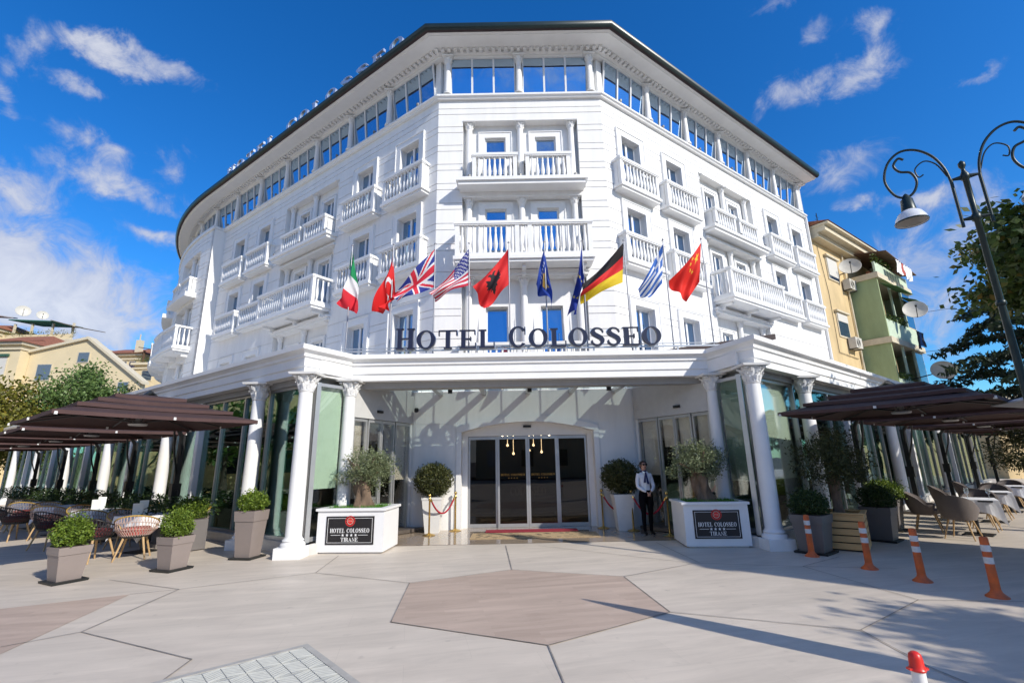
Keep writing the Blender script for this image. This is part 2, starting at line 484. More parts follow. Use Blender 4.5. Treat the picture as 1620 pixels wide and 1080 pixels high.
wing(LF, 15.9, 'facade_wall', True)
# chamfered front
def front():
    recs = [(-1.97, 1.97, 10.62, 13.12), (-1.97, 1.97, 7.75, 10.2), (-1.97, 1.97, 4.3, 7.35)]
    m = wall(FF, CL.x-XC, CR.x-XC, 3.5, 13.95, recs)
    tops = [12.62, 9.88, 6.47]
    for (a, b, c, d), zt in zip(recs, tops):
        hh = [(-.87-.35, -.87+.35, c, zt), (.87-.35, .87+.35, c, zt)]
        wall(FF, a, b, c, d, hh, off=-.3, groove=False, rev=.16, mb=m)
    m.build('facade_wall', WHITE, hotel)
    for (a, b, c, d), zt in zip(recs, tops):
        for k in (-.87, .87): window(FF, k-.35, k+.35, c, zt, -.42, 1, surround=.2, wo=-.3, bar=.045, tilt=(-.10 if c < 5 else 0))
        for k in (-1.76, 0, 1.76): column(FF, k, -.18, c, d, .115, hc=.26, base=False)
    sl = MB(); sl.fbox(FF, -2.12, 2.12, -.02, .55, 10.48, 10.60); sl.fbox(FF, -2.05, 2.05, -.02, .48, 10.36, 10.478)
    sl.build('balcony_slab', TRIM, hotel)
    for k in (-.88, .88): balcony(FF, k-.74, k+.74, .3, 10.602, 11.62, slab=0, ret=False, o0=-.28)
    balcony(FF, -2.1, 2.1, .74, 7.55, 8.90, mids=(-.26, .13), slab=.2, brackets=3)
    b = MB(); b.fbox(FF, -2.03, 2.03, .001, .12, 7.36, 7.46); b.fbox(FF, -2.07, 2.07, .001, .17, 7.462, 7.53)
    b.build('architrave', TRIM, hotel)
    balcony(FF, -2.0, 2.0, .3, 4.3, 5.15, mids=(-.26, .13), slab=.1)
front()
# round tower at the far end of the left wing
T0, TO = 15.9, .55
def tower():
    TF = lambda s, o, z: LF(s, o+TO, z)
    recs = []
    pairs = [(17.3, 20.3), (22.3, 25.3), (27.3, 30.3)]
    for a, b in pairs:
        recs += [(a, b, 10.62, 13.1), (a, b, 7.62, 10.15), (a, b, 4.4, 7.05)]
    m = wall(TF, T0, L_END, 3.9, 13.95, recs, ds=.7)
    for (a, b, c, d) in recs:
        mid = (a+b)/2; zt = {10.62: 12.62, 7.62: 9.82, 4.4: 6.45}[c]
        hh = [(mid-.8-.36, mid-.8+.36, c, zt), (mid+.8-.36, mid+.8+.36, c, zt)]
        wall(TF, a, b, c, d, hh, off=-.3, groove=False, rev=.16, mb=m, ds=.5)
    m.fbox(LF, T0-.001, T0+.3, -.3, TO, 3.9, 13.95)
    m.build('tower_wall', WHITE, hotel)
    for a, b in pairs:
        mid = (a+b)/2
        for c, zt in ((10.62, 12.62), (7.62, 9.82), (4.4, 6.45)):
            for k in (-.8, .8): window(TF, mid+k-.36, mid+k+.36, c, zt, -.44, 2, surround=.12, wo=-.3)
            column(TF, mid, -.19, c, {10.62: 13.1, 7.62: 10.15, 4.4: 7.05}[c], .1, hc=.24, base=False)
        sl = MB(); sl.fbox(TF, a-.2, b+.2, -.02, .5, 10.36, 10.60, .5); sl.build('balcony_slab', TRIM, hotel)
        for k in (-.8, .8): balcony(TF, mid+k-.68, mid+k+.68, .32, 10.602, 11.52, slab=0, ret=False, o0=-.28, ds=.5)
        balcony(TF, a-.45, b+.45, .75, 7.38, 8.68, mids=(mid-.06,), slab=.2, brackets=3, ds=.5)
tower()
# ---- top floor: ledge, glazing, columns, cornice, eave, roof
path = []
n = 26
for i in range(n+1):
    s = L_END+(S_ARC-L_END)*i/n; path.append(LF(s, 0, 0)[:2])
path += [tuple(CL), tuple(CR), RF(R_END, 0, 0)[:2]]
mb = MB(); mb.sweep(path, [(-.3, 13.952), (.10, 13.952), (.12, 14.0), (.17, 14.03), (.17, 14.1), (.10, 14.14), (-.3, 14.14)]); mb.build('ledge', TRIM, hotel)
mb = MB(); mb.fbox(lambda s, o, z: LF(s, o+TO, z), T0-.02, L_END, -.75, .08, 13.96, 14.12, .7); mb.build('ledge', TRIM, hotel)
mb = MB()
mb.sweep(path, [(-.4, 15.70), (.07, 15.70), (.09, 15.73), (.10, 15.78), (.16, 15.80), (.18, 15.86), (-.4, 15.86)])
mb.sweep(path, [(-.4, 15.862), (.82, 15.875), (.84, 15.90), (.9, 15.93), (.9, 16.0), (.95, 16.02), (-.4, 16.03)])
mb.build('cornice', TRIM, hotel)
def dents(F, a, b):
    den = MB(); k = int((b-a)/.215)
    den.fbox(F, a-.06, b+.06, .165, .21, 15.785, 15.859, 1.0)
    for i in range(k+1):
        s = a+(b-a)*i/k; den.fbox(F, s-.06, s+.06, .2, .36, 15.775, 15.858)
    den.build('dentil_band', TRIM, hotel)
dents(FF, CL.x-XC-.08, CR.x-XC+.08); dents(RF, .1, R_END-.1); dents(LF, .1, 30)
mb = MB(); mb.sweep(path, [(.9, 15.96), (1.0, 15.93), (1.06, 15.98), (1.08, 16.06), (1.07, 16.15), (1.03, 16.17), (.9, 16.14)]); mb.build('gutter', [DARKGREEN], hotel, smooth=True)
mb = MB(); mb.sweep(path, [(.955, 16.032), (1.0, 15.925), (.955, 15.90), (.905, 15.93)]); mb.build('gutter_soffit', GUTTERUNDER, hotel)
mb = MB(); mb.sweep(path, [(1.01, 16.13), (-5.5, 17.5), (-5.5, 16.04), (.98, 16.04)]); mb.build('roof', mat('dark_roof_tile', (.05, .06, .06), .6), hotel)

def topfloor(F, cols, name=''):
    for a, b in zip(cols[:-1], cols[1:]):
        window(F, a+.13, b-.13, 14.145, 15.695, -.08, 3, bar=.036, tilt=.11, gm=TOPGLASS)
    for c in cols:
        mb = MB(); mb.fbox(F, c-.13, c+.13, -.22, -.09, 14.142, 15.695); mb.build('pier', TRIM, hotel)
colsR = [.16+2.43*k for k in range(7)]
colsL = [.16+2.43*k for k in range(13)]
topfloor(RF, colsR); topfloor(LF, colsL); topfloor(FF, [-2.55, 0, 2.55])
mb = MB(); mb.fbox(RF, colsR[-1]+.14, R_END, -.3, 0, 14.142, 15.695); mb.build('pier', TRIM, hotel)
for c in colsR[1:]: column(RF, c, .05, 14.142, 15.70, .112, hc=.27)
for c in colsL[1:]: column(LF, c, .05, 14.142, 15.70, .112, hc=.27)
for c in (-2.5, 0, 2.5): column(FF, c, .05, 14.142, 15.70, .112, hc=.27)
# end wall of the right wing and inner core that closes the building
mb = MB(); mb.fbox(RF, R_END-.02, R_END+.02, -9, .02, 0, 16); mb.build('end_wall', WHITE, hotel)
mb = MB(); mb.fbox(RF, R_END-.05, R_END+.04, .03, .12, 3.5, 14); mb.build('drainpipe', TRIM, hotel)
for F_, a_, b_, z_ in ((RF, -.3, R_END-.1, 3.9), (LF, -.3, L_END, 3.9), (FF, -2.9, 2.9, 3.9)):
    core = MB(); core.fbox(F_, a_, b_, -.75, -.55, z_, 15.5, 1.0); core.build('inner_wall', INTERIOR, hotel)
# small spotlights on the ledge and slabs
SPOTM = mat('spotlight_grey', (.2, .2, .2), .4)
for F, ss, o, z in ((RF, [c+.8 for c in colsR[:-1]], .1, 14.145), (LF, [c+.8 for c in colsL[:7]], .1, 14.145), (FF, (-1.7, -.05, 1.75), .4, 10.605), (RF, (PC-1.8, PC, PC+1.95), .4, 10.605), (LF, (PC-1.8, PC, PC+1.95), .4, 10.605)):
    for s in ss:
        sp = MB(); p = F(s, o, z); sp.lathe([(.05, 0), (.05, .02), (.03, .03), (.055, .05), (.06, .13), (.03, .15)], p, seg=8); sp.build('spotlight', SPOTM, hotel)

# ------------------------------------------------------------------ ground floor pavilion and entrance
A = Vector((-4.30, 9.80)); D = Vector((4.97, 9.75))
B = Vector((-3.72, 10.75)); Cc = Vector((4.58, 10.85))
AL = R_(-54.0); AR = R_(50.5)
dl = Vector((math.sin(AL), math.cos(AL))); dr = Vector((math.sin(AR), math.cos(AR)))
nl = Vector((-dl.y, dl.x)) * 1.0; nl = Vector((-math.cos(-AL), -math.sin(-AL)))
nr = Vector((math.cos(AR), -math.sin(AR)))
def GL(t, o, z): p = A+dl*t+nl*o; return (p.x, p.y, z)
def GR(t, o, z): p = D+dr*t+nr*o; return (p.x, p.y, z)
ppath = [GL(34, .2, 0)[:2], (A.x-.02, A.y-.22), (B.x+.05, B.y-.05), (Cc.x-.05, Cc.y-.05), (D.x+.02, D.y-.22), GR(30, .2, 0)[:2]]
cprof = [(-.34, 3.56), (-.10, 3.56), (-.10, 3.70), (-.07, 3.72), (-.07, 3.90), (-.03, 3.92), (-.03, 3.98), (.02, 4.03), (.07, 4.05), (.07, 4.15), (-.34, 4.15)]
mb = MB(); mb.sweep(ppath, cprof); mb.build('canopy_cornice', TRIM, hotel)
mb = MB(); mb.sweep(ppath, [(-.62, 3.42), (-.345, 3.42), (-.345, 3.555), (-.62, 3.555)]); mb.build('canopy_soffit_beam', mat('grey_beam', (.36, .36, .36), .6, var=.05), hotel)
# flat roofs of the two glazed pavilions
def roofpoly(pts, z0, z1):
    mb = MB(); n = len(pts)
    mb.add([(x, y, z0) for x, y in pts]+[(x, y, z1) for x, y in pts], [tuple(range(n)), tuple(range(2*n-1, n-1, -1))]+[(i, (i+1) % n, n+(i+1) % n, n+i) for i in range(n)])
    return mb
WLx, WRx = -2.80, 3.36      # corners of the entrance wall
YW = 13.15
lp = [GL(34, -.15, 0)[:2], (A.x+.18, A.y+.2), (B.x+.05, B.y+.1), (WLx, YW), (CL.x, CL.y), LF(34, -.3, 0)[:2]]
rp = [GR(30, -.15, 0)[:2], (D.x-.18, D.y+.2), (Cc.x-.05, Cc.y+.1), (WRx, YW), (CR.x, CR.y), RF(30, -.3, 0)[:2]]
roofpoly(lp, 3.62, 3.9).build('pavilion_roof', TRIM, hotel)
roofpoly(rp, 3.62, 3.9).build('pavilion_roof', TRIM, hotel)
# entrance portal wall with its segmental arch
def portal():
    mb = MB(); zt = 3.62; x0, x1 = WLx+.12, WRx-.12; c = .375
    ax0, ax1 = -1.42, 2.17
    def arch(x, rise0, rise1): 
        u = (x-c)/((ax1-ax0)/2); return rise0+(rise1-rise0)*max(0, 1-u*u)
    mb.box(x0, ax0, YW, YW+.85, 0, zt); mb.box(ax1, x1, YW, YW+.85, 0, zt)
    for (a, b) in ((x0, WLx), (x1, WRx)):     # rounded corners
        s = 1 if b > a else -1; pts = [(a+s*.12*math.sin(t), YW+.12-.12*math.cos(t)) for t in [PI/2*i/6 for i in range(7)]]
        for p, q in zip(pts[:-1], pts[1:]): mb.quad((*p, 0), (*q, 0), (*q, zt), (*p, zt))
        mb.quad((b, YW+.12, 0), (b, YW+.85, 0), (b, YW+.85, zt), (b, YW+.12, zt))
    N = 20
    for i in range(N):
        xa, xb = ax0+(ax1-ax0)*i/N, ax0+(ax1-ax0)*(i+1)/N
        za, zb = arch(xa, 2.5, 2.76), arch(xb, 2.5, 2.76)
        mb.quad((xa, YW, za), (xb, YW, zb), (xb, YW, zt), (xa, YW, zt))
        mb.quad((xa, YW, za), (xa, YW+.85, za), (xb, YW+.85, zb), (xb, YW, zb))
    w = mb.build('entrance_wall', WHITE, hotel)
    for zg in (1.0, 1.55, 2.1, 2.62, 3.1):
        pass
    tr = MB()
    for (xa, xb) in ((ax0-.14, ax0+.0), (ax1, ax1+.14)): tr.box(xa, xb, YW-.05, YW-.002, 0, 2.5)
    for i in range(N):
        xa, xb = ax0-.14+(ax1-ax0+.28)*i/N, ax0-.14+(ax1-ax0+.28)*(i+1)/N
        def o(x): return 2.5+.26*max(0, 1-((x-c)/((ax1-ax0)/2))**2)
        def q(x): return 2.64+.29*max(0, 1-((x-c)/((ax1-ax0+.28)/2))**2)
        tr.add([(xa, YW-.05, o(xa)), (xb, YW-.05, o(xb)), (xb, YW-.05, q(xb)), (xa, YW-.05, q(xa)), (xa, YW-.002, o(xa)), (xb, YW-.002, o(xb)), (xb, YW-.002, q(xb)), (xa, YW-.002, q(xa))],
               [(0, 1, 2, 3), (0, 4, 5, 1), (3, 2, 6, 7)])
    tr.build('arch_moulding', TRIM, hotel)
    for zg in (.62, 1.15, 1.68, 2.21, 2.74):
        for (a, b) in ((x0, ax0-.15), (ax1+.15, x1)):
            g = MB(); g.box(a, b, YW-.012, YW-.001, zg, zg+.50); g.build('wall_course', WHITE, hotel)
    # panel above the doors inside the arch
    mb = MB(); mb.box(ax0, ax1, YW+.30, YW+.36, 2.40, 2.80); mb.build('door_transom', TRIM, hotel)
    s = MB(); s.box(c-.11, c+.11, YW+.24, YW+.30, 2.62, 2.68); s.build('door_sensor', BLACK, hotel)
portal()
LOBBYGLASS = glassmat('dark_lobby_glass', (.32, .30, .28), .03, ripple=.02)
CLEARSHOP = glassmat('clear_shopfront_glass', (.88, .93, .89), .06, ripple=.03)
TEAL = glassmat('teal_shopfront_glass', (.50, .64, .58), .16, refl_tint=(.8, 1, .95), ripple=.04)
SIDEGLASS = glassmat('side_door_glass', (.93, .93, .91), .06, ripple=.02)
def entrance_doors():
    xs = [-1.27, -.46, .375, 1.19, 2.02]; y = YW+.30
    for i in range(4):
        mb = MB(); a, b = xs[i], xs[i+1]; t = .055; dy = 0 if i in (1, 2) else .05
        mb.box(a+.003, a+t, y+dy, y+dy+.05, .0, 2.39); mb.box(b-t, b-.003, y+dy, y+dy+.05, .0, 2.39)
        mb.box(a+t, b-t, y+dy, y+dy+.05, 2.31, 2.39); mb.box(a+t, b-t, y+dy, y+dy+.05, .01, .10)
        d = mb.build('sliding_door', GREYM, hotel)
        g = MB(); g.box(a+t*.8, b-t*.8, y+dy+.02, y+dy+.03, .09, 2.32); g.build('pane', LOBBYGLASS, d)
    mb = MB(); mb.box(-1.42, -1.275, y-.02, y+.2, 0, 2.4); mb.box(2.025, 2.17, y-.02, y+.2, 0, 2.4); mb.build('door_jamb', TRIM, hotel)
    # lobby behind
    mb = MB(); mb.box(-2.6, 3.3, 17.5, 17.6, 0, 3.3); mb.box(-2.7, -2.6, 14, 17.5, 0, 3.3); mb.box(3.3, 3.4, 14, 17.5, 0, 3.3); mb.box(-2.6, 3.3, 13.6, 17.5, 3.2, 3.3)
    mb.build('lobby_wall', mat('lobby_brown', (.16, .11, .075), .6), hotel)
    mb = MB(); mb.box(-.4, 1.3, 16.6, 17.1, .01, 1.05); mb.box(-.5, 1.4, 16.5, 17.15, 1.051, 1.1); mb.build('reception_desk', mat('desk_wood', (.10, .05, .03), .4), hotel)
    for (x, yy, z) in ((-.2, 15.2, 2.2), (-.02, 15.5, 1.95), (.62, 15.4, 2.2), (.86, 15.2, 1.98), (.5, 15.9, 2.05), (1.1, 15.0, 2.5), (-.35, 14.9, 2.5)):
        mb = MB(); mb.lathe([(.004, -.04), (.035, -.02), (.04, 0), (.02, .04), (.006, .06), (.004, .9)], (x, yy, z), seg=10)
        mb.build('pendant_lamp', LAMPGLOW, hotel)
def lobby_text():
    GOLDT = mat('gold_lettering', (.55, .30, .05), .5); y = YW+.30
    for a, b in ((-.46, .375), (.375, 1.19)):
        m = MB(); F = lambda s, o, z: (s, y+.018-o, z)
        put_text(m, 'HOTEL COLOSSEO', F, a+.09, 1.33, .055, b-a-.18, 0, .002, gap=.07)
        for k in range(4):
            c = (a+b)/2+(k-1.5)*.075; sp_ = star_poly(c, 1.27, .022)
            for i in range(10): m.add([F(c, .002, 1.27), F(sp_[i][0], .002, sp_[i][1]), F(sp_[(i+1) % 10][0], .002, sp_[(i+1) % 10][1])], [(0, 1, 2)])
        m.build('door_lettering', GOLDT, hotel, recalc=False)
    m = MB(); put_text(m, 'COLOSSEO', lambda s, o, z: (s, 16.6-o, z), -.15, .62, .26, 1.2, .002, .01); m.build('desk_lettering', mat('pale_lettering', (.6, .5, .4), .5), hotel)
LAMPGLOW = emit('lobby_lamp_glow', (1, .80, .5), 14)
entrance_doors()

# glazing of the pavilions -----------------------------------------------------------
def glazing(F, cols, posts, t_end, step, blinds, z0=.22, z1=3.42):
    edges = sorted(set([0]+cols+posts+[t_end]))
    m = MB(); m.fbox(F, -.1, t_end, -.50, -.16, .0, .2)
    m.build('plinth', mat('pale_stone_plinth', (.60, .58, .55), .55, var=.06), hotel)
    for a, b in zip(edges[:-1], edges[1:]):
        k = max(1, int(round((b-a)/step)))
        if a < .1: k = 1
        for i in range(k):
            p, q = a+(b-a)*i/k, a+(b-a)*(i+1)/k
            mb = MB(); t = .03
            mb.fbox(F, p, p+t, -.34, -.24, z0, z1); mb.fbox(F, q-t, q, -.34, -.24, z0, z1)
            mb.fbox(F, p+t, q-t, -.34, -.24, z1-.06, z1); mb.fbox(F, p+t, q-t, -.34, -.24, z0-.018, z0+.05)
            w = mb.build('glass_panel', GREYM, hotel)
            g = MB(); g.fbox(F, p+t*.5, q-t*.5, -.30, -.29, z0+.03, z1-.03); g.build('pane', CLEARSHOP if (F is GR and i == 0 and a < .1) else TEAL, w)
    for t in posts:
        mb = MB(); mb.fbox(F, t-.09, t+.09, -.42, -.16, .2, 3.45); mb.build('post', TRIM, hotel)
    for t in cols:
        column(F, t, 0, 0, 3.57, .155, hc=.40, plinth=.20, plw=.25, rot=0)
    for (a, b, zb, mt) in blinds:
        mb = MB(); mb.fbox(F, a+.05, b-.05, -.40, -.39, zb, 3.4); mb.build('roller_blind', mt, hotel)
glazing(GL, [0, 1.95, 7.1, 12.3, 17.5, 22.7, 27.9], [5.5, 10.7, 15.9, 21.1, 26.3], 32, 1.25, [])
glazing(GR, [0, 2.7, 9.6, 16.5, 23.4], [6.2, 13.0, 20.0], 29, 1.3, [(.1, 2.6, 1.22, mat('white_roller_blind', (.74, .76, .70), .8, var=.02)), (5.0, 6.1, 2.2, BLIND_W), (6.3, 9.4, 1.9, BLIND_W), (13.1, 16.3, 1.9, BLIND_W)])
def line_frame(P, Q):
    d = (Q-P).normalized(); n = Vector((d.y, -d.x)); L = (Q-P).length
    def F(s, o, z): p = P+d*s+n*o; return (p.x, p.y, z)
    return F, L
def flat_panel(F, a, b, z0, z1, gm, name='glass_panel', off=0):
    mb = MB(); t = .045
    d = .022
    mb.fbox(F, a, a+t, off-d, off+d, z0, z1); mb.fbox(F, b-t, b, off-d, off+d, z0, z1)
    mb.fbox(F, a+t, b-t, off-d, off+d, z1-.07, z1); mb.fbox(F, a+t, b-t, off-d, off+d, z0, z0+.09)
    w = mb.build(name, GREYM, hotel)
    g = MB(); g.fbox(F, a+t*.6, b-t*.6, off-.006, off+.006, z0+.06, z1-.05); g.build('pane', gm, w)
# short returns between the projecting column and the inner column
for (P, Q, bm_) in ((A, B, BLIND_G), (Cc, D, mat('grey_green_roller_blind', (.30, .38, .33), .8, var=.03))):
    F, L = line_frame(P+(Q-P)*.12+Vector((0, .1)), Q-(Q-P)*.1+Vector((0, .1)))
    flat_panel(F, .02, L-.02, .22, 3.42, CLEARSHOP)
    mb = MB(); mb.fbox(F, .07, L-.07, -.10, -.09, 1.22, 3.4); mb.build('roller_blind', bm_, hotel)
    mb = MB(); mb.fbox(F, -.1, L+.1, -.25, .12, 0, .2); mb.build('plinth', MATS['pale_stone_plinth'], hotel)
for P in (B, Cc):
    column(lambda s, o, z: (s, o, z), P.x, P.y+.02, 0, 3.57, .145, hc=.38, plinth=.20, plw=.22)
# side walls of the recess with sliding doors
for sgn, P, Q in ((1, B+Vector((.02, .22)), Vector((WLx, YW+.1))), (-1, Vector((WRx, YW+.1)), Cc+Vector((-.02, .22)))):
    F, L = line_frame(P, Q)
    def T(a): return a if sgn > 0 else L-a
    def pan(a, b, gm, nm='glass_panel', zt=2.75):
        p, q = sorted((T(a), T(b))); flat_panel(F, p, q, .0, zt, gm, nm)
    pan(.03, .52, SIDEGLASS); pan(.56, 1.08, SIDEGLASS, 'sliding_door'); pan(1.09, 1.62, SIDEGLASS, 'sliding_door'); pan(1.66, L-.12, SIDEGLASS)
    p, q = sorted((T(L-.13), T(L+.15))); mb = MB(); mb.fbox(F, p, q, -.10, .02, 0, 2.758); mb.build('door_jamb', TRIM, hotel)
    mb = MB(); mb.fbox(F, .0, L, -.08, .06, 2.76, 3.62); mb.build('door_header', mat('grey_header', (.55, .55, .54), .6, var=.04), hotel)
    mb = MB(); mb.fbox(F, T(.9)-.09, T(.9)+.09, .06, .12, 2.92, 2.98); mb.build('door_sensor', BLACK, hotel)
    for (a, b, zb) in ((.07, .48, .95), (1.70, L-.16, 1.3)) + (((.6, 1.05, 2.0), (1.12, 1.58, 2.0)) if sgn < 0 else ()):
        p, q = sorted((T(a), T(b)))
        mb = MB(); mb.fbox(F, p, q, -.12, -.11, zb, 2.70); mb.build('roller_blind', BLIND_W, hotel)
# back walls and floor inside the pavilions
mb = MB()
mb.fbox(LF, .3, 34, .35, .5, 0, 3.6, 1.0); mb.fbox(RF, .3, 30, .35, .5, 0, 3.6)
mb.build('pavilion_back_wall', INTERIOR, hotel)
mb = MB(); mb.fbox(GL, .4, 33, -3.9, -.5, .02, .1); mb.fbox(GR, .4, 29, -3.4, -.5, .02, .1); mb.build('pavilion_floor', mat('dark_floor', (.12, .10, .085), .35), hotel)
# glass roof over the entrance recess
yb0, yb1 = 11.15, YW+.05
for x in (-3.2, -2.0, -.8, .41, 1.6, 2.8, 4.0):
    raf = MB(); raf.box(x-.06, x+.06, yb0, yb1, 3.50, 3.62); raf.build('rafter', GREYM, hotel)
mb = MB(); mb.box(-3.5, 4.4, yb0, yb1, 3.64, 3.66); mb.build('glass_roof', glassmat('roof_glass', (.82, .9, .88), .06), hotel)
mb = MB(); mb.box(-3.66, 4.52, 11.14, 11.5, 3.43, 3.60); mb.build('entrance_soffit', MATS['grey_beam'], hotel)
for x in (-1.55, .41, 2.37):
    mb = MB(); mb.box(x-.05, x+.05, 11.6, 11.7, 3.36, 3.50); mb.build('ceiling_spotlight', BLACK, hotel)
mb = MB(); mb.lathe([(.02, 0), (.06, .02), (.06, .1), (.04, .12)], (WLx+.15, YW-.12, 3.05), seg=10); mb.build('security_camera', BLACK, hotel)
# brown awning boxes lying on the pavilion roofs
AWN = mat('brown_awning_box', (.085, .06, .055), .6)
mb = MB(); mb.tube([(3.55, 11.55, 4.28), (6.28, 11.05, 4.50)], .035, 4)
q = [(3.5, 11.5, 4.16), (6.3, 10.98, 4.42), (6.3, 11.5, 4.46), (3.5, 12.0, 4.2)]
mb = MB(); mb.add([*q, *[(x, y, z+.13) for x, y, z in q]], [(0, 1, 2, 3), (7, 6, 5, 4), (0, 4, 5, 1), (2, 6, 7, 3), (0, 3, 7, 4), (1, 5, 6, 2)]); mb.build('retractable_awning', AWN, hotel)
mb = MB(); mb.fbox(GL, 2.6, 9.5, -.6, -.42, 4.16, 4.24); mb.build('awning_box', AWN, hotel)
mb = MB(); mb.fbox(GL, 2.5, 2.75, -.9, -.42, 4.25, 4.45); mb.build('floodlight', AWN, hotel)
mb = MB(); mb.fbox(GR, 1.5, 6.0, -.6, -.42, 4.16, 4.24); mb.build('awning_box', AWN, hotel)

# =================================================================== lettering
def star_poly(cx, cz, r):
    return [(cx+(r if i % 2 == 0 else r*.4)*math.sin(PI*i/5), cz+(r if i % 2 == 0 else r*.4)*math.cos(PI*i/5)) for i in range(10)]
def glyph(ch):
    """list of convex polygons (height 1) and advance width"""
    T, t, sh, e = .20, .07, .06, .08
    def q(x0, x1, z0, z1): return [(x0, z0), (x1, z0), (x1, z1), (x0, z1)]
    def stem(x): return [q(x, x+T, sh, 1-sh), q(x-e, x+T+e, 0, sh), q(x-e, x+T+e, 1-sh, 1)]
    def ring(cx, w, a0, a1, thick=.2, thin=.055, n=28, h=.5, cz=.5):
        out = []
        def P(a): return ((cx+w*math.cos(a), cz+h*1.02*math.sin(a)), (cx+(w-thick)*math.cos(a), cz+(h*1.02-thin)*math.sin(a)))
        for i in range(n):
            a, b = a0+(a1-a0)*i/n, a0+(a1-a0)*(i+1)/n
            o1, i1 = P(a); o2, i2 = P(b); out.append([i1, o1, o2, i2])
        return out
    def stroke(pts):
        out = []
        n = len(pts); L = []
        for i in range(n):
            x, z, w = pts[i]; a = pts[max(i-1, 0)]; b = pts[min(i+1, n-1)]
            dx, dz = b[0]-a[0], b[1]-a[1]; l = math.hypot(dx, dz) or 1
            L.append(((x-dz/l*w/2, z+dx/l*w/2), (x+dz/l*w/2, z-dx/l*w/2)))
        for p, r in zip(L[:-1], L[1:]): out.append([p[0], p[1], r[1], r[0]])
        return out
    if ch == 'I': return stem(.08), .36
    if ch == 'H': return stem(.08)+stem(.60)+[q(.28, .60, .47, .53)], .88
    if ch == 'T': return [q(.36, .36+T, sh, .94), q(.27, .65, 0, sh), q(.02, .90, .94, 1), q(.02, .07, .70, .94), q(.85, .90, .70, .94)], .92
    if ch in 'EF':
        g = [q(.08, .28, sh, 1-sh), q(0, .74, 1-sh, 1), q(.69, .74, .74, .94), q(.28, .52, .47, .53), q(.50, .55, .38, .62)]
        g += [q(0, .78, 0, sh), q(.73, .78, sh, .28)] if ch == 'E' else [q(0, .36, 0, sh)]
        return g, .82
    if ch == 'L': return [q(.08, .28, sh, 1-sh), q(0, .36, 1-sh, 1), q(0, .74, 0, sh), q(.69, .74, sh, .30)], .78
    if ch == 'O': return ring(.44, .44, 0, 2*PI, n=40), .92
    if ch == 'C': return ring(.44, .44, R_(38), R_(318), n=34)+[q(.74, .79, .62, .98)], .86
    if ch == 'S':
        ctl = [(.60, .72, .05), (.585, .80, .06), (.50, .92, .06), (.36, .965, .07), (.22, .93, .12), (.13, .80, .19), (.19, .65, .21), (.34, .54, .21), (.50, .42, .21), (.56, .27, .19), (.50, .11, .13), (.34, .035, .07), (.18, .07, .06), (.09, .18, .06), (.075, .30, .05)]
        pts = []
        for i in range(len(ctl)-1):
            a, b = ctl[i], ctl[i+1]; p0 = ctl[max(i-1, 0)]; p3 = ctl[min(i+2, len(ctl)-1)]
            for k in range(3):
                u = k/3
                pts.append(tuple(.5*((2*a[j])+(-p0[j]+b[j])*u+(2*p0[j]-5*a[j]+4*b[j]-p3[j])*u*u+(-p0[j]+3*a[j]-3*b[j]+p3[j])*u**3) for j in range(3)))
        pts.append(ctl[-1]); return stroke(pts), .68
    if ch == 'R':
        g = stem(.08)+[q(.28, .44, .94, 1.0), q(.28, .44, .44, .50)]
        for p in ring(.44, .28, -PI/2, PI/2, thick=.19, thin=.06, n=14, h=.275, cz=.72): g.append(p)
        g += [[(.40, .44), (.60, .0), (.84, .0), (.60, .44)], ]
        return g, .86
    if ch == 'A': return [[(.10, .06), (.17, .06), (.47, .9), (.40, 1)], [(.40, 1), (.36, .93), (.62, .06), (.84, .06)], q(.02, .27, 0, .06), q(.54, .92, 0, .06), q(.24, .52, .30, .36)], .92
    if ch == 'N': return [q(.12, .18, .06, .94), [(.18, .94), (.18, .80), (.74, .0), (.74, .20)], q(.74, .80, 0, .94), q(.02, .28, 0, .06), [(.02, .94), (.18, .94), (.16, 1), (.02, 1)], q(.64, .90, .94, 1)], .92
    if ch == 'V': return [[(.08, .94), (.30, .94), (.52, .0), (.40, .0)], [(.74, .94), (.80, .94), (.52, .0), (.47, .2)], q(0, .38, .94, 1), q(.64, .90, .94, 1)], .9
    if ch == 'M': return [q(.12, .18, .06, .94), q(.86, 1.06, .06, .94), [(.18, .94), (.34, .94), (.60, .1), (.50, 0)], [(.80, .94), (.86, .94), (.52, .0), (.50, .1)], q(.02, .28, 0, .06), q(.78, 1.14, 0, .06)], 1.16
    return [], .45
def text_width(s, gap=.05): return sum(glyph(c)[1]+gap for c in s)-gap
def put_text(mb, s, F, x0, z0, h, w_total, o0, o1, gap=.05, rims=None):
    """write s along F(x, off, z) from x0, squeezed to w_total"""
    k = w_total/(text_width(s, gap)*h); x = x0
    for c in s:
        g, a = glyph(c)
        for poly in g:
            n = len(poly); f = [F(x+p[0]*h*k, o1, z0+p[1]*h) for p in poly]; b = [F(x+p[0]*h*k, o0, z0+p[1]*h) for p in poly]
            mb.add(f+b, [tuple(range(n)), tuple(range(2*n-1, n-1, -1))]+[(i, (i+1) % n, n+(i+1) % n, n+i) for i in range(n)])
        x += (a+gap)*h*k
    return x
NAVY = mat('navy_letter_face', (.018, .02, .045), .35, var=.1)
CHROME = mat('letter_return_silver', (.75, .76, .8), .3, .7, var=.03)
SF = lambda s, o, z: (s, 10.98-o, z)
sign = thing('hotel_sign', 'navy serif letters spelling HOTEL COLOSSEO on a steel rail above the entrance canopy', 'sign', (.41, 10.98, 4.15))
mb = MB(); mb.box(-4.1, 4.95, 10.99, 11.03, 4.29, 4.325); mb.box(-4.1, 4.95, 11.06, 11.09, 4.38, 4.40)
for x in [-4.05+1.0*i for i in range(10)]: mb.box(x-.015, x+.015, 11.0, 11.02, 4.15, 4.29)
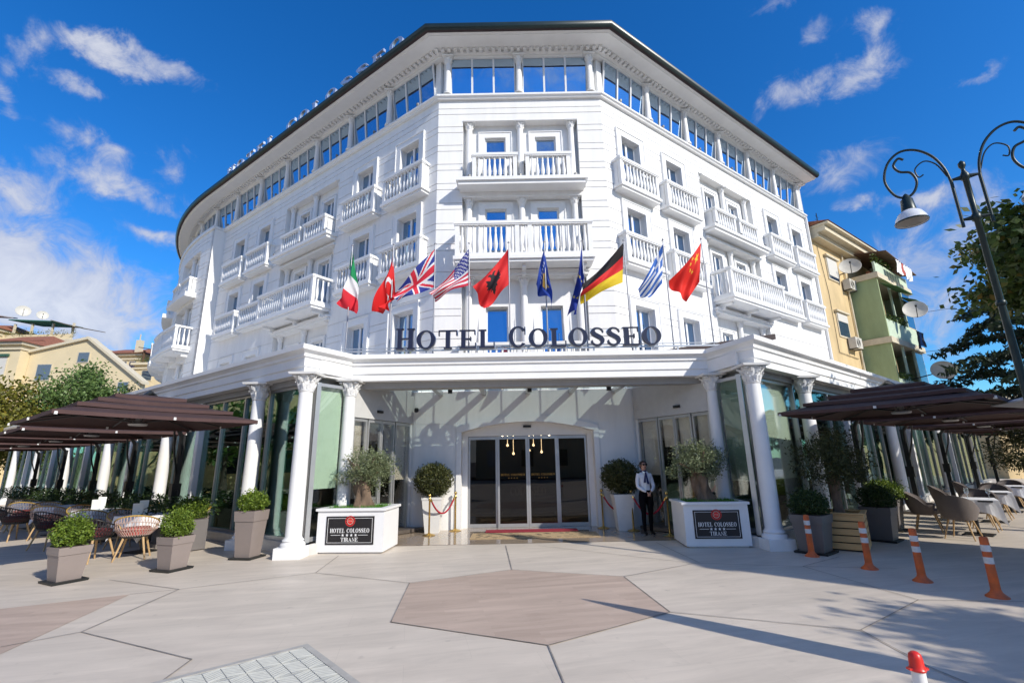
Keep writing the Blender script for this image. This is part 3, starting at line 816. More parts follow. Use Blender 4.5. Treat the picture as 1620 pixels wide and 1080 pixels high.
mb.build('rail', GREYM, sign)
WORD = 'HOTEL COLOSSEO'
kx = 6.33/(text_width(WORD, .09)*.44); x = -2.76
for c in WORD:
    a = glyph(c)[1]
    if c != ' ':
        h = .50 if c in 'HC' and WORD.index(c) in (0, 6) and x < -2.5 or (c == 'C') else .44
        l = MB(); put_text(l, c, SF, x, 4.33, h, a*.44*kx, .002, .085); lo = l.build('letter', NAVY, sign)
        l = MB(); put_text(l, c, SF, x-.012, 4.322, h+.018, a*.44*kx+.024, -.03, 0); l.build('letter_rim', CHROME, lo)
    x += (a+.09)*.44*kx
# roof-edge sign over the left wing (seen from behind and below)
lobby_text()
rs = thing('rooftop_sign', 'white rooftop letters standing along the left eave of the hotel', 'sign', LF(6, .6, 16.3))
x = .9
for c in reversed('HOTEL COLOSSEO'):
    if c == ' ': x += .7; continue
    g, a = glyph(c); l = MB()
    put_text(l, c, lambda s, o, z: LF(2*x+.75-s, .86+o, z), x, 16.20, .46, .75, 0, .10); l.build('letter', CHROME, rs); x += 1.0
rr = MB(); rr.fbox(LF, .8, x, .86, .96, 16.17, 16.198, .8); rr.build('rail', GREYM, rs)

# =================================================================== flags on the canopy
def star(u, v, cu, cv, r, asp, rot=0):
    x, y = (u-cu)*asp, v-cv; d = math.hypot(x, y)
    if d > r: return False
    a = (math.atan2(x, -y)-rot) % (2*PI/5); a = abs(a-PI/5) ; a = PI/5-a
    # edge of a five-pointed star in polar form
    ri = .382*r; k = PI/5
    X0, Y0, X1, Y1 = r, 0, ri*math.cos(k), ri*math.sin(k)
    px, py = d*math.cos(a), d*math.sin(a)
    return (X1-X0)*(py-Y0)-(Y1-Y0)*(px-X0) >= 0
def pt_in(poly, x, y):
    c = False; j = len(poly)-1
    for i in range(len(poly)):
        if (poly[i][1] > y) != (poly[j][1] > y) and x < (poly[j][0]-poly[i][0])*(y-poly[i][1])/(poly[j][1]-poly[i][1])+poly[i][0]: c = not c
        j = i
    return c
EAGLE = [(0, -.30), (.05, -.34), (.12, -.36), (.17, -.31), (.10, -.28), (.08, -.22), (.12, -.16), (.30, -.26), (.26, -.15), (.33, -.13), (.27, -.06), (.33, -.02), (.25, .03), (.29, .09), (.19, .09), (.12, .12), (.16, .22), (.08, .20), (.06, .30), (0, .37)]
EAGLE = EAGLE+[(-x, y) for x, y in reversed(EAGLE)]
KOS = [(-.13, -.22), (.02, -.30), (.10, -.18), (.20, -.06), (.16, .08), (.05, .12), (.02, .26), (-.08, .20), (-.18, .02), (-.22, -.10)]
def pat(kind, u, v):
    if kind == 'it': return 0 if u < 1/3 else 1 if u < 2/3 else 2
    if kind == 'de': return min(2, int(v*3))
    if kind == 'al': return 1 if pt_in(EAGLE, (u-.5)*1.4, v-.5) else 0
    if kind == 'tr':
        x, y = (u-.36)*1.5, v-.5
        if math.hypot(x, y) < .25 and math.hypot(x-.07, y) > .20: return 1
        return 1 if star(u, v, .58, .5, .13, 1.5, -PI/2) else 0
    if kind == 'cn':
        if star(u, v, 1/6, .25, .15, 1.5): return 1
        for (a, b) in ((1/3, .1), (.4, .2), (.4, .35), (1/3, .45)):
            if star(u, v, a, b, .06, 1.5, .4): return 1
        return 0
    if kind == 'eu':
        for k in range(12):
            a = 2*PI*k/12
            if star(u, v, .5+.33*math.sin(a)/1.5, .5-.33*math.cos(a), .075, 1.5): return 1
        return 0
    if kind == 'ko':
        if pt_in(KOS, (u-.5)*1.4, v-.55): return 1
        for k in range(6):
            if star(u, v, .27+.092*k, .20-.05*math.sin(PI*k/5), .055, 1.4): return 2
        return 0
    if kind == 'gr':
        if u < .37 and v < 5/9: return 1 if (abs(u-.185) < .04 or abs(v-5/18) < .056) else 0
        return int(v*9) % 2
    if kind == 'us':
        if u < .4 and v < 7/13:
            i, j = u/.4*11, v/(7/13)*9
            return 1 if (round(i)+round(j)) % 2 == 0 and math.hypot(i-round(i), j-round(j)) < .36 and .5 < i < 10.5 and .5 < j < 8.5 else 2
        return int(v*13) % 2
    if kind == 'uk':
        x, y = (u-.5)*2, (v-.5)
        if abs(x) < .1 or abs(y) < .1: return 2
        if abs(x) < .17 or abs(y) < .167: return 1
        d1, d2 = (y-x*.5)/1.118, (y+x*.5)/1.118
        for d, sg in ((d1, 1), (d2, -1)):
            if 0 < d*(1 if x*sg > 0 else -1) < .07 or abs(d) < .012: return 2
        return 1 if abs(d1) < .105 or abs(d2) < .105 else 0
CRED = (.72, .02, .03); CWH = (.86, .86, .86); CBL = (.02, .06, .36)
FLAGS = [
 ('it', [(-4.06, 7.10), (-3.93, 6.42), (-3.74, 5.30), (-4.28, 5.53)], [(.01, .30, .10), CWH, (.75, .03, .05)], 'Italian tricolour of green, white and red hanging limp on the leftmost pole'),
 ('tr', [(-3.00, 6.93), (-2.89, 5.73), (-3.09, 5.36), (-3.40, 5.35)], [(.78, .02, .02), CWH], 'red Turkish flag with white crescent and star, folded beside the British flag'),
 ('uk', [(-1.93, 7.02), (-1.91, 6.00), (-2.82, 5.58), (-3.02, 5.82)], [(.03, .05, .30), CWH, (.74, .03, .06)], 'British flag of red and white crosses on blue'),
 ('us', [(-1.06, 7.00), (-1.02, 6.03), (-1.90, 5.68), (-2.03, 5.80)], [(.66, .03, .07), CWH, (.05, .06, .28)], 'American flag with white stars and red stripes'),
 ('al', [(-0.05, 7.00), (-0.05, 6.01), (-0.70, 5.36), (-0.93, 5.93)], [(.80, .03, .03), (.02, .015, .02)], 'red Albanian flag with a black double headed eagle'),
 ('ko', [(0.87, 6.96), (0.96, 6.23), (1.02, 5.34), (0.58, 5.97)], [(.02, .06, .34), (.75, .50, .12), CWH], 'blue Kosovo flag with a golden map patch, hanging limp'),
 ('eu', [(1.83, 7.05), (1.85, 6.15), (1.63, 5.23), (1.43, 5.22)], [(.015, .04, .30), (.90, .72, .06)], 'dark blue European flag with a ring of yellow stars, folded on its pole'),
 ('de', [(2.91, 7.10), (2.81, 6.01), (1.72, 5.52), (1.77, 5.93)], [(.018, .014, .016), (.75, .03, .03), (.86, .62, .03)], 'German flag of black, red and gold bands'),
 ('gr', [(3.92, 7.04), (3.80, 5.97), (3.39, 5.55), (3.13, 5.79)], [(.05, .16, .52), CWH], 'blue and white striped Greek flag'),
 ('cn', [(4.90, 7.06), (4.74, 5.99), (4.30, 5.40), (3.98, 6.02)], [(.80, .03, .02), (.90, .62, .05)], 'red Chinese flag with small yellow stars on the rightmost pole'),
]
POLEM = mat('steel_flagpole', (.34, .34, .36), .35, .7, var=.05)
def flagcloth(name, col):
    m = mat(name, col, .75, var=.05, scale=4)
    if 'ShaderNodeBsdfTranslucent' not in [n.bl_idname for n in m.node_tree.nodes]:
        nt = m.node_tree; t = nt.nodes.new('ShaderNodeBsdfTranslucent'); t.inputs[0].default_value = (*col, 1)
        ms = nt.nodes.new('ShaderNodeMixShader'); ms.inputs[0].default_value = .35
        nt.links.new(nt.nodes['Principled BSDF'].outputs[0], ms.inputs[1]); nt.links.new(t.outputs[0], ms.inputs[2]); nt.links.new(ms.outputs[0], nt.nodes['Material Output'].inputs[0])
    return m
YF = 11.2
for i, (k, q, cols, lab) in enumerate(FLAGS):
    x0 = q[0][0]
    fp = thing('flagpole', 'slim pole above the sign flying the '+lab, 'flagpole', (x0, YF, 4.15), 'flagpoles along the entrance canopy')
    fp['label'] = (lab if len(lab.split()) >= 9 else lab+' on a slim pole above the hotel sign')
    p = MB(); p.tube([(x0+.006, YF, 4.15), (x0+.006, YF, 7.14)], [.020, .014], 8); p.lathe([(.003, 0), (.028, .02), (.028, .045), (.003, .07)], (x0+.006, YF, 7.13), 8); p.build('pole', POLEM, fp, smooth=True)
    NU, NV = (84, 60); HT, HB, FB, FT = [Vector(a) for a in q]
    limp = k in ('it', 'ko', 'eu', 'tr'); ph = i*1.7
    rr = random.Random(i); amp = .19 if limp else .14
    vs = []
    for a in range(NU+1):
        u = a/NU
        for b in range(NV+1):
            v = b/NV
            P = (HT*(1-v)+HB*v)*(1-u)+(FT*(1-v)+FB*v)*u
            sag = math.sin(PI*u)*.05*(1-v)
            w = u**.7
            y = amp*w*(math.sin(v*(7 if limp else 5)+u*4+ph)+.45*math.sin(v*11-u*7+ph*2))
            xo = (.05 if limp else .025)*w*math.sin(v*8.5+u*3+ph*1.3)
            zo = .03*w*math.sin(u*6+ph)*v
            vs.append((P.x+xo, YF-.02*u+y, P.y-sag+zo))
    m = MB(); fs = []
    m.v = vs
    for a in range(NU):
        for b in range(NV):
            o = a*(NV+1)+b; m.f.append([o, o+NV+1, o+NV+2, o+1]); m.mi.append(pat(k, (a+.5)/NU, (b+.5)/NV))
    m.build('flag', [flagcloth('flag_'+k+'_'+'abc'[j], c) for j, c in enumerate(cols)], fp, smooth=True, recalc=False)

# =================================================================== foliage helpers
def leaf_cloud(mb, c, rad, n, size, rng, shell=.55, clumps=0, squash=1.0, aspect=.45, flat_bottom=None, clump_r=.35, drop=0.0):
    cs = None
    if clumps:
        cs = []
        for _ in range(clumps):
            while True:
                p = Vector((rng.uniform(-1, 1), rng.uniform(-1, 1), rng.uniform(-1, 1)))
                if shell < p.length <= 1: break
            cs.append(p)
    for _ in range(n):
        if cs:
            b = rng.choice(cs); q = Vector((rng.gauss(0, 1), rng.gauss(0, 1), rng.gauss(0, .8)))*clump_r*.55; p = b*.82+q
        else:
            while True:
                p = Vector((rng.uniform(-1, 1), rng.uniform(-1, 1), rng.uniform(-1, 1)))
                if p.length <= 1 and (p.length > shell or rng.random() < .25): break
            p *= 1+.12*math.sin(p.x*9+p.z*7)*math.sin(p.y*8+1)
        x = Vector((c[0]+p.x*rad[0], c[1]+p.y*rad[1], c[2]+p.z*rad[2]))
        if flat_bottom is not None and x.z < flat_bottom: x.z = flat_bottom+rng.random()*size
        d = Vector((rng.gauss(0, 1), rng.gauss(0, 1), rng.gauss(0, 1)-drop)); d = (d.normalized()+p*.6)
        d.normalize(); w = d.orthogonal().normalized(); w.rotate(Matrix.Rotation(rng.uniform(0, 2*PI), 3, d))
        s = size*rng.uniform(.6, 1.3)
        a = x-d*s*.5; e = x+d*s*.5; m_ = x+w*s*aspect*.5; m2 = x-w*s*aspect*.5
        mb.add([a, m_, e, m2], [(0, 1, 2, 3)])
def branch_tree(mb, base, h, r, rng, spread, n=7, start=.45, lean=(0, 0)):
    top = Vector((base[0]+lean[0], base[1]+lean[1], base[2]+h)); b = Vector(base)
    pts = [b, b.lerp(top, .35)+Vector((rng.uniform(-.1, .1)*r*6, rng.uniform(-.1, .1)*r*6, 0)), b.lerp(top, .7), top]
    mb.tube(pts, [r*1.25, r, r*.75, r*.35], 8)
    for k in range(n):
        t = start+(1-start)*k/n; p = b.lerp(top, t); a = rng.uniform(0, 2*PI)+k*2.4
        l = spread*rng.uniform(.6, 1)*(1.1-.5*t)
        e = p+Vector((math.cos(a)*l, math.sin(a)*l, l*rng.uniform(.3, .8)))
        mb.tube([p, p.lerp(e, .5)+Vector((0, 0, -.05*l)), e], [r*.45, r*.3, r*.1], 6)

# ---- sign planters with old olive trees
EMB_R = mat('emblem_red', (.72, .03, .025), .4); EMB_P = mat('emblem_pale', (.85, .55, .45), .4)
SIGNBLACK = mat('sign_black', (.018, .016, .018), .3); SIGNWHITE = mat('sign_white', (.82, .82, .82), .4, var=.0)
def olive_planter(name, P0, P1, P2, label, seed, dark=False, lean=(0, 0)):
    """P0,P1: front base corners (left, right), depth towards P2 side"""
    rng = random.Random(seed)
    f = (P1-P0); L = f.length; f = f.normalized(); n = Vector((f.y, -f.x)); dep = P2
    def F(s, o, z): p = P0+f*s+n*o; return (p.x, p.y, z)
    c = P0+f*L/2-n*dep/2
    t = thing(name, label, 'planter', (c.x, c.y, 0), 'white sign planters with olive trees')
    m = MB(); m.fbox(F, 0, L, -dep, 0, .03, .80); m.fbox(F, .05, L-.05, -dep+.05, -.05, 0, .03)
    m.build('planter_box', mat('white_planter_panel', (.80, .80, .80), .4, var=.02), t)
    m = MB()
    m.fbox(F, -.035, L+.035, -.10, .035, .802, .85); m.fbox(F, -.035, L+.035, -dep-.035, -dep+.10, .802, .85)
    m.fbox(F, -.035, .10, -dep+.10, -.10, .802, .85); m.fbox(F, L-.10, L+.035, -dep+.10, -.10, .802, .85)
    m.build('rim', MATS['white_planter_panel'], t)
    x0, x1, z0, z1 = L*.14, L*.86, .17, .70
    m = MB(); m.fbox(F, x0, x1, .0, .012, z0, z1); sgn = m.build('sign_panel', SIGNBLACK, t)
    w = MB(); W, H = x1-x0, z1-z0; e = .006; b = W*.035; o0, o1 = .0125, .0155; cx = (x0+x1)/2
    w.fbox(F, x0+b, x0+b+e, o0, o1, z0+b, z1-b); w.fbox(F, x1-b-e, x1-b, o0, o1, z0+b, z1-b)
    w.fbox(F, x0+b+e, x1-b-e, o0, o1, z0+b, z0+b+e); w.fbox(F, x0+b+e, cx-.09, o0, o1, z1-b-e, z1-b); w.fbox(F, cx+.09, x1-b-e, o0, o1, z1-b-e, z1-b)
    zt = z0+H*.42
    put_text(w, 'HOTEL COLOSSEO', F, x0+W*.09, zt, H*.15, W*.82, o0, o1, gap=.10)
    put_text(w, 'TIRANE', F, x0+W*.32, z0+H*.11, H*.14, W*.36, o0, o1, gap=.10)
    zs = z0+H*.335
    w.fbox(F, x0+W*.11, x0+W*.31, o0, o1, zs-.003, zs+.004); w.fbox(F, x0+W*.68, x0+W*.88, o0, o1, zs-.003, zs+.004)
    for k in range(4):
        sp_ = star_poly(x0+W*(.36+.09*k), zs, H*.062); ctr = (x0+W*(.36+.09*k), zs)
        for i in range(10):
            p, q = sp_[i], sp_[(i+1) % 10]; w.add([F(ctr[0], o1, ctr[1]), F(p[0], o1, p[1]), F(q[0], o1, q[1])], [(0, 1, 2)])
    w.build('lettering', SIGNWHITE, sgn)
    em = MB(); ez = z1-b-.055; R = H*.19
    def disc(r0, r1, o, mi, n=36, a0=0, a1=2*PI):
        em.cur = mi
        for i in range(n):
            a, bb = a0+(a1-a0)*i/n, a0+(a1-a0)*(i+1)/n
            em.add([F(cx+r0*math.cos(a), o, ez+r0*math.sin(a)), F(cx+r1*math.cos(a), o, ez+r1*math.sin(a)), F(cx+r1*math.cos(bb), o, ez+r1*math.sin(bb)), F(cx+r0*math.cos(bb), o, ez+r0*math.sin(bb))], [(0, 1, 2, 3)])
    disc(R*.9, R, .0135, 0); disc(.001, R*.52, .0135, 0); disc(R*.56, R*.64, .0137, 1)
    for k in range(14):
        a = 2*PI*k/14; disc(R*.66, R*.88, .0136, 0, 1, a-.10, a+.10)
    em.cur = 1; put_text(em, 'FVM', F, cx-R*.38, ez-R*.12, R*.26, R*.76, .0138, .015, gap=.08)
    em.build('emblem', [EMB_R, EMB_P], sgn, recalc=False)
    m = MB(); m.fbox(F, .09, L-.09, -dep+.09, -.09, .78, .82); m.build('soil', SOIL, t)
    m = MB()
    for k in range(1500):
        s, o = rng.uniform(.1, L-.1), -rng.uniform(.1, dep-.1); p = Vector(F(s, o, .82)); h = rng.uniform(.03, .085)
        d = Vector((rng.uniform(-.03, .03), rng.uniform(-.03, .03), h)); ww = Vector((rng.uniform(-.008, .008), rng.uniform(-.008, .008), 0))
        m.add([p-ww, p+ww, p+d], [(0, 1, 2)])
    m.build('moss', GRASSM, t, recalc=False)
    # gnarled trunk
    m = MB(); b0 = Vector((c.x+lean[0]*.2, c.y, .80))
    prof = []
    for z, r in ((0, .21), (.06, .19), (.14, .165), (.25, .15), (.36, .16), (.46, .17), (.55, .15), (.62, .10)): prof.append((r, z))
    sd = rng.uniform(0, 6)
    def mod(i, a): return 1+.20*math.sin(3*a+sd+i*.7)+.12*math.sin(7*a-i*.9+sd)
    def TFm(x, y, z): k = (z-.8); return (x+lean[0]*k+.04*math.sin(k*7+sd), y+lean[1]*k, z)
    m.lathe(prof, tuple(b0), seg=28, mod=mod, F=TFm)
    for k in range(9):
        a = k*2.4+sd; l = rng.uniform(.25, .5); p = Vector(TFm(b0.x, b0.y, .8+.5)); e = p+Vector((math.cos(a)*l, math.sin(a)*l, rng.uniform(.2, .55)))
        m.tube([p, p.lerp(e, .5)+Vector((0, 0, .06)), e], [.06, .035, .012], 6)
    m.build('trunk', BARK, t, smooth=True)
    m = MB(); cc = Vector(TFm(b0.x, b0.y, 1.64))
    leaf_cloud(m, cc, (.56, .52, .47), 6200, .06, rng, shell=.3, clumps=46, clump_r=.34, aspect=.30)
    leaf_cloud(m, (cc.x-.55, cc.y, cc.z-.22), (.22, .2, .16), 420, .05, rng, shell=.1, aspect=.28)
    for k in range(30):      # loose shoots
        a = rng.uniform(0, 2*PI); e = rng.uniform(-.1, 1.1); d = Vector((math.cos(a)*math.cos(e), math.sin(a)*math.cos(e), math.sin(e)))
        for j in range(16):
            q = cc+Vector((d.x*.5, d.y*.46, d.z*.4))*(.8+.035*j); leaf_cloud(m, q, (.03, .03, .03), 1, .055, rng, shell=0, aspect=.25)
    m.build('crown', OLIVE_LEAF, t, recalc=False)
    return t
olive_planter('olive_planter', Vector((-3.98, 10.12)), Vector((-2.62, 10.02)), .95, 'white sign planter with a sunlit gnarled olive tree, left of the entrance', 3, lean=(.12, 0))
olive_planter('olive_planter', Vector((3.36, 10.02)), Vector((4.60, 9.92)), 1.0, 'white sign planter with a shaded olive tree, right of the entrance beside the woman', 11, lean=(-.10, 0))

# ---- round topiary shrubs in tall white pots flanking the doors
def topiary(x, y, label, seed):
    rng = random.Random(seed)
    t = thing('potted_topiary', label, 'potted plant', (x, y, 0), 'ball topiaries in tall white pots')
    m = MB(); m.frustum(x, y, 0, .80, .17, .17, .245, .245); m.frustum(x, y, .801, .86, .255, .255, .26, .26); m.build('pot', mat('white_pot', (.78, .77, .74), .45, var=.03), t)
    m = MB(); m.tube([(x, y, .8), (x, y, 1.25)], [.05, .04], 8); m.build('trunk', BARKD, t)
    m = MB(); leaf_cloud(m, (x, y, 1.29), (.51, .49, .42), 6200, .075, rng, shell=.6, aspect=.3, drop=-.4)
    leaf_cloud(m, (x+.25, y-.1, 1.0), (.16, .16, .12), 220, .06, rng, shell=.1, aspect=.3)
    m.build('foliage', TOPI_LEAF, t, recalc=False)
topiary(-2.10, 12.80, 'ball shaped green shrub in a tall white pot, sunlit, left of the glass doors', 21)
topiary(2.72, 12.62, 'ball shaped green shrub in a tall white pot, shaded, behind the rope beside the woman', 22)

# ---- tapered taupe planters with box plants
def box_pot(x, y, h, top, bot, label, seed, rot, leaf=None, wide=1.25, fh=.42, potm=None, group='tapered taupe planters with clipped box'):
    rng = random.Random(seed); potm = potm or TAUPE
    t = thing('planter', label, 'planter', (x, y, 0), group)
    m = MB(); m.frustum(x, y, 0, .035, bot+.07, bot+.07, bot+.08, bot+.08, rot); m.build('saucer', TRAY, t)
    m = MB(); m.frustum(x, y, .036, h*.78, bot, bot, top*.92, top*.92, rot); m.frustum(x, y, h*.782, h, top*.97, top*.97, top*1.02, top*1.02, rot); m.build('pot', potm, t)
    m = MB(); m.frustum(x, y, h+.001, h+.012, top*.9, top*.9, top*.9, top*.9, rot); m.build('soil', SOIL, t)
    m = MB(); leaf_cloud(m, (x, y, h+fh*.42), (top*wide, top*wide*.95, fh*.62), 5600, .036, rng, shell=.55, aspect=.55, flat_bottom=h-.04)
    leaf_cloud(m, (x, y, h+fh*.45), (top*wide*1.12, top*wide*1.08, fh*.80), 420, .045, rng, shell=.85, aspect=.5, flat_bottom=h-.02)
    m.build('foliage', leaf or BOX_LEAF, t, recalc=False)
    return t
RL = math.atan2(dl.y, dl.x); RR_ = math.atan2(dr.y, dr.x)
box_pot(-7.12, 8.12, .53, .215, .155, 'short taupe planter with bright box bush at the left front of the terrace', 31, RL+PI/2+.15)
box_pot(-5.94, 8.86, .55, .20, .15, 'short taupe planter with bright box bush beside the red cushioned chair', 32, RL+PI/2+.3)
box_pot(-5.16, 9.82, .87, .215, .155, 'tall taupe planter with box bush beside the left corner column', 33, RL+PI/2+.45, fh=.34)
box_pot(-7.15, 11.0, .62, .25, .19, 'taupe planter with duller box bush half hidden behind the front planters', 34, RL, leaf=BOX_LEAF, wide=1.35)
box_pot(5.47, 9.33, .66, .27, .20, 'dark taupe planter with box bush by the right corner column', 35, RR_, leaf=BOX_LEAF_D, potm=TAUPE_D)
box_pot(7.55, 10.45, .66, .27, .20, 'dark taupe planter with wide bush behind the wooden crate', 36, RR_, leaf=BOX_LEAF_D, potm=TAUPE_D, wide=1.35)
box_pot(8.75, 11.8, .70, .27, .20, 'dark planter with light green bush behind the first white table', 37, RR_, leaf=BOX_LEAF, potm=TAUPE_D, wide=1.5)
# long hedge planters along the glass on the left terrace
for k, tt in enumerate([3.4, 5.6, 7.8, 10.0, 12.2, 14.4, 17.4, 20.4]):
    p = GL(tt, .75, 0); rng = random.Random(50+k)
    words = ['nearest the corner column', 'second along the glass wall', 'third along the glass wall', 'fourth along the glass wall', 'fifth along the glass wall', 'sixth along the glass wall', 'seventh along the glass wall', 'farthest along the glass wall'][k]
    t = thing('hedge_planter', 'long grey planter with dark clipped hedge, '+words, 'planter', p, 'hedge planters along the left glass wall')
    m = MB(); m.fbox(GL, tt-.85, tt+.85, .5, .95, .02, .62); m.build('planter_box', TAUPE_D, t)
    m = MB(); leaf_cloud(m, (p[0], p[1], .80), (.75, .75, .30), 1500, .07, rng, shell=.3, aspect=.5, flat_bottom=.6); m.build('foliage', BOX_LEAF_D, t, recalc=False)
# wooden crate with an olive standard on the right
def crate():
    rng = random.Random(61); cx, cy = 6.28, 9.75; a = R_(-38); M = Matrix.Translation((cx, cy, 0)) @ Matrix.Rotation(a, 4, 'Z')
    t = thing('crate_planter', 'slatted pine crate holding a bushy dark olive standard on the right terrace', 'planter', (cx, cy, 0))
    w = .40
    for k in range(5):
        z0 = .03+k*.125; z1 = z0+.105
        m = MB(); m.box(-w, w, -w, -w+.03, z0, z1, M); m.box(-w, w, w-.03, w, z0, z1, M); m.box(-w, -w+.03, -w+.03, w-.03, z0, z1, M); m.box(w-.03, w, -w+.03, w-.03, z0, z1, M)
        m.build('slat', PINE, t)
    m = MB(); m.box(-w+.04, w-.04, -w+.04, w-.04, .01, .60, M); m.build('liner', mat('crate_inside', (.03, .025, .02), .9), t)
    m = MB(); m.box(-w-.02, w+.02, -w-.02, -w+.07, .64, .665, M); m.box(-w-.02, w+.02, w-.07, w+.02, .64, .665, M); m.box(-w-.02, -w+.07, -w+.07, w-.07, .64, .665, M); m.box(w-.07, w+.02, -w+.07, w-.07, .64, .665, M); m.build('rim', PINE, t)
    m = MB(); m.lathe([(.12, .58), (.09, .75), (.085, 1.0), (.10, 1.2), (.06, 1.4)], (cx, cy, 0), 14, mod=lambda i, a: 1+.15*math.sin(4*a+i)); m.build('trunk', BARK, t, smooth=True)
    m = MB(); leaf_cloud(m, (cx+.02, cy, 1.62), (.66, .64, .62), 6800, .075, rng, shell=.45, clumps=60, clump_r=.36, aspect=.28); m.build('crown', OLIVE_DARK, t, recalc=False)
crate()
# second standard further along the right terrace
def far_standard():
    rng = random.Random(62); cx, cy = 16.6, 16.0
    t = thing('potted_tree', 'bushy potted tree standing at the far end of the right terrace', 'potted tree', (cx, cy, 0))
    m = MB(); m.frustum(cx, cy, 0, .7, .3, .3, .4, .4); m.build('pot', TAUPE_D, t)
    m = MB(); m.tube([(cx, cy, .7), (cx, cy, 1.5)], .07, 8); m.build('trunk', BARKD, t)
    m = MB(); leaf_cloud(m, (cx, cy, 1.8), (1.0, .95, .75), 4200, .11, rng, shell=.4, clumps=40, aspect=.3); m.build('crown', OLIVE_DARK, t, recalc=False)
far_standard()

# =================================================================== stanchions, ropes, mats, bollards
def stanchion(x, y, label):
    t = thing('rope_post', label, 'rope post', (x, y, .004), 'brass rope posts at the entrance')
    m = MB(); m.lathe([(.15, 0), (.155, .012), (.12, .03), (.05, .045), (.03, .06)], (x, y, .004), 24); m.build('base', GOLD, t, smooth=True)
    m = MB(); m.lathe([(.022, .06), (.022, .80), (.034, .81), (.034, .86), (.022, .87), (.018, .885)], (x, y, .004), 14); m.build('pole', GOLD, t, smooth=True)
    m = MB(); m.lathe([(.006, .885), (.030, .90), (.042, .93), (.030, .96), (.004, .975)], (x, y, .004), 14); m.build('finial', GOLD, t, smooth=True)
ST = [(-2.10, 12.28, 'brass rope post in front of the sunlit white pot'), (-1.55, 13.0, 'brass rope post against the wall left of the doors'), (2.26, 12.97, 'brass rope post against the wall right of the doors'), (2.90, 12.42, 'brass rope post between the doors and the standing woman'), (3.50, 11.50, 'brass rope post right of the woman beside the sign planter')]
for s in ST: stanchion(*s)
def rope(i, j, sag, label):
    a, b = Vector((*ST[i][:2], .835)), Vector((*ST[j][:2], .835)); d = (b-a).normalized()
    a = a+d*.035; b = b-d*.035
    pts = [a.lerp(b, k/24)-Vector((0, 0, sag*(1-(2*k/24-1)**2))) for k in range(25)]
    mid = pts[12]
    t = thing('velvet_rope', label, 'rope', tuple(mid), 'red ropes between the brass posts')
    m = MB(); m.tube(pts[1:-1], .021, 10); m.build('cord', REDROPE, t, smooth=True)
    m = MB(); m.tube([pts[0], pts[1]], .025, 8); m.tube([pts[-2], pts[-1]], .025, 8); m.build('hook', GOLD, t)
rope(0, 1, .36, 'red rope hanging between the two left brass posts'); rope(2, 3, .36, 'red rope hanging in front of the shaded white pot'); rope(3, 4, .40, 'red rope passing behind the standing woman')
m = MB(); m.box(-.75, 1.56, 12.52, 12.95, .010, .024); tag(m.build('door_mat', mat('red_mat', (.32, .02, .04), .95, var=.2, scale=40), loc=(.4, 12.7, .01)), 'dark red carpet mat in front of the glass doors', 'door mat')
m = MB()
m.cur = 0; m.box(-1.05, 1.95, 11.55, 12.40, .009, .018); m.cur = 1
rng = random.Random(5)
for k in range(60):
    x, y = -.9+2.7*rng.random(), 11.65+.65*rng.random(); m.box(x-.05, x+.05, y-.02, y+.02, .0182, .0192)
tag(m.build('entrance_carpet', [mat('beige_carpet', (.50, .36, .20), .95, var=.15, scale=30), mat('carpet_dark_pattern', (.05, .04, .035), .95)], loc=(.4, 12, .01)), 'beige patterned carpet on the marble before the red mat', 'carpet')

def bollard(x, y, label, ang):
    t = thing('bollard', label, 'bollard', (x, y, 0), 'orange traffic bollards on the right')
    m = MB(); m.lathe([(.115, 0), (.115, .012), (.09, .03), (.06, .06), (.050, .09)], (x, y, 0), 20); m.build('base', ORANGE, t, smooth=True)
    m = MB(); m.lathe([(.050, .09), (.047, .40), (.045, .66), (.040, .685), (.02, .69)], (x, y, 0), 20); m.build('post', ORANGE, t, smooth=True)
    for z in (.38, .52):
        m = MB(); m.lathe([(.0495, z), (.0485, z+.075)], (x, y, 0), 20, cap=False); m.build('reflective_band', REFLECT, t, smooth=True)
for x, y, l in ((5.19, 9.0, 'orange bollard with white bands in front of the dark taupe planter'), (5.45, 7.97, 'orange bollard with white bands in front of the wooden crate'), (5.60, 7.17, 'orange bollard with white bands in front of the armchairs'), (5.84, 6.37, 'orange bollard with white bands nearest the camera, at the right edge')):
    bollard(x, y, l, 0)
t = thing('white_bollard', 'white post with a red plastic cap in the near right corner', 'bollard', (2.30, 3.12, 0))
m = MB(); m.lathe([(.035, 0), (.035, .497), (.03, .50)], (2.30, 3.12, 0), 18); m.build('post', mat('white_plastic', (.78, .78, .78), .4, var=.04), t, smooth=True)
m = MB(); m.lathe([(.040, .495), (.044, .505), (.037, .515), (.035, .555), (.030, .58), (.016, .592), (.004, .594)], (2.30, 3.12, 0), 18); m.box(2.245, 2.355, 3.105, 3.135, .50, .511); m.build('cap', mat('red_plastic', (.70, .03, .02), .35, var=.05), t, smooth=True)

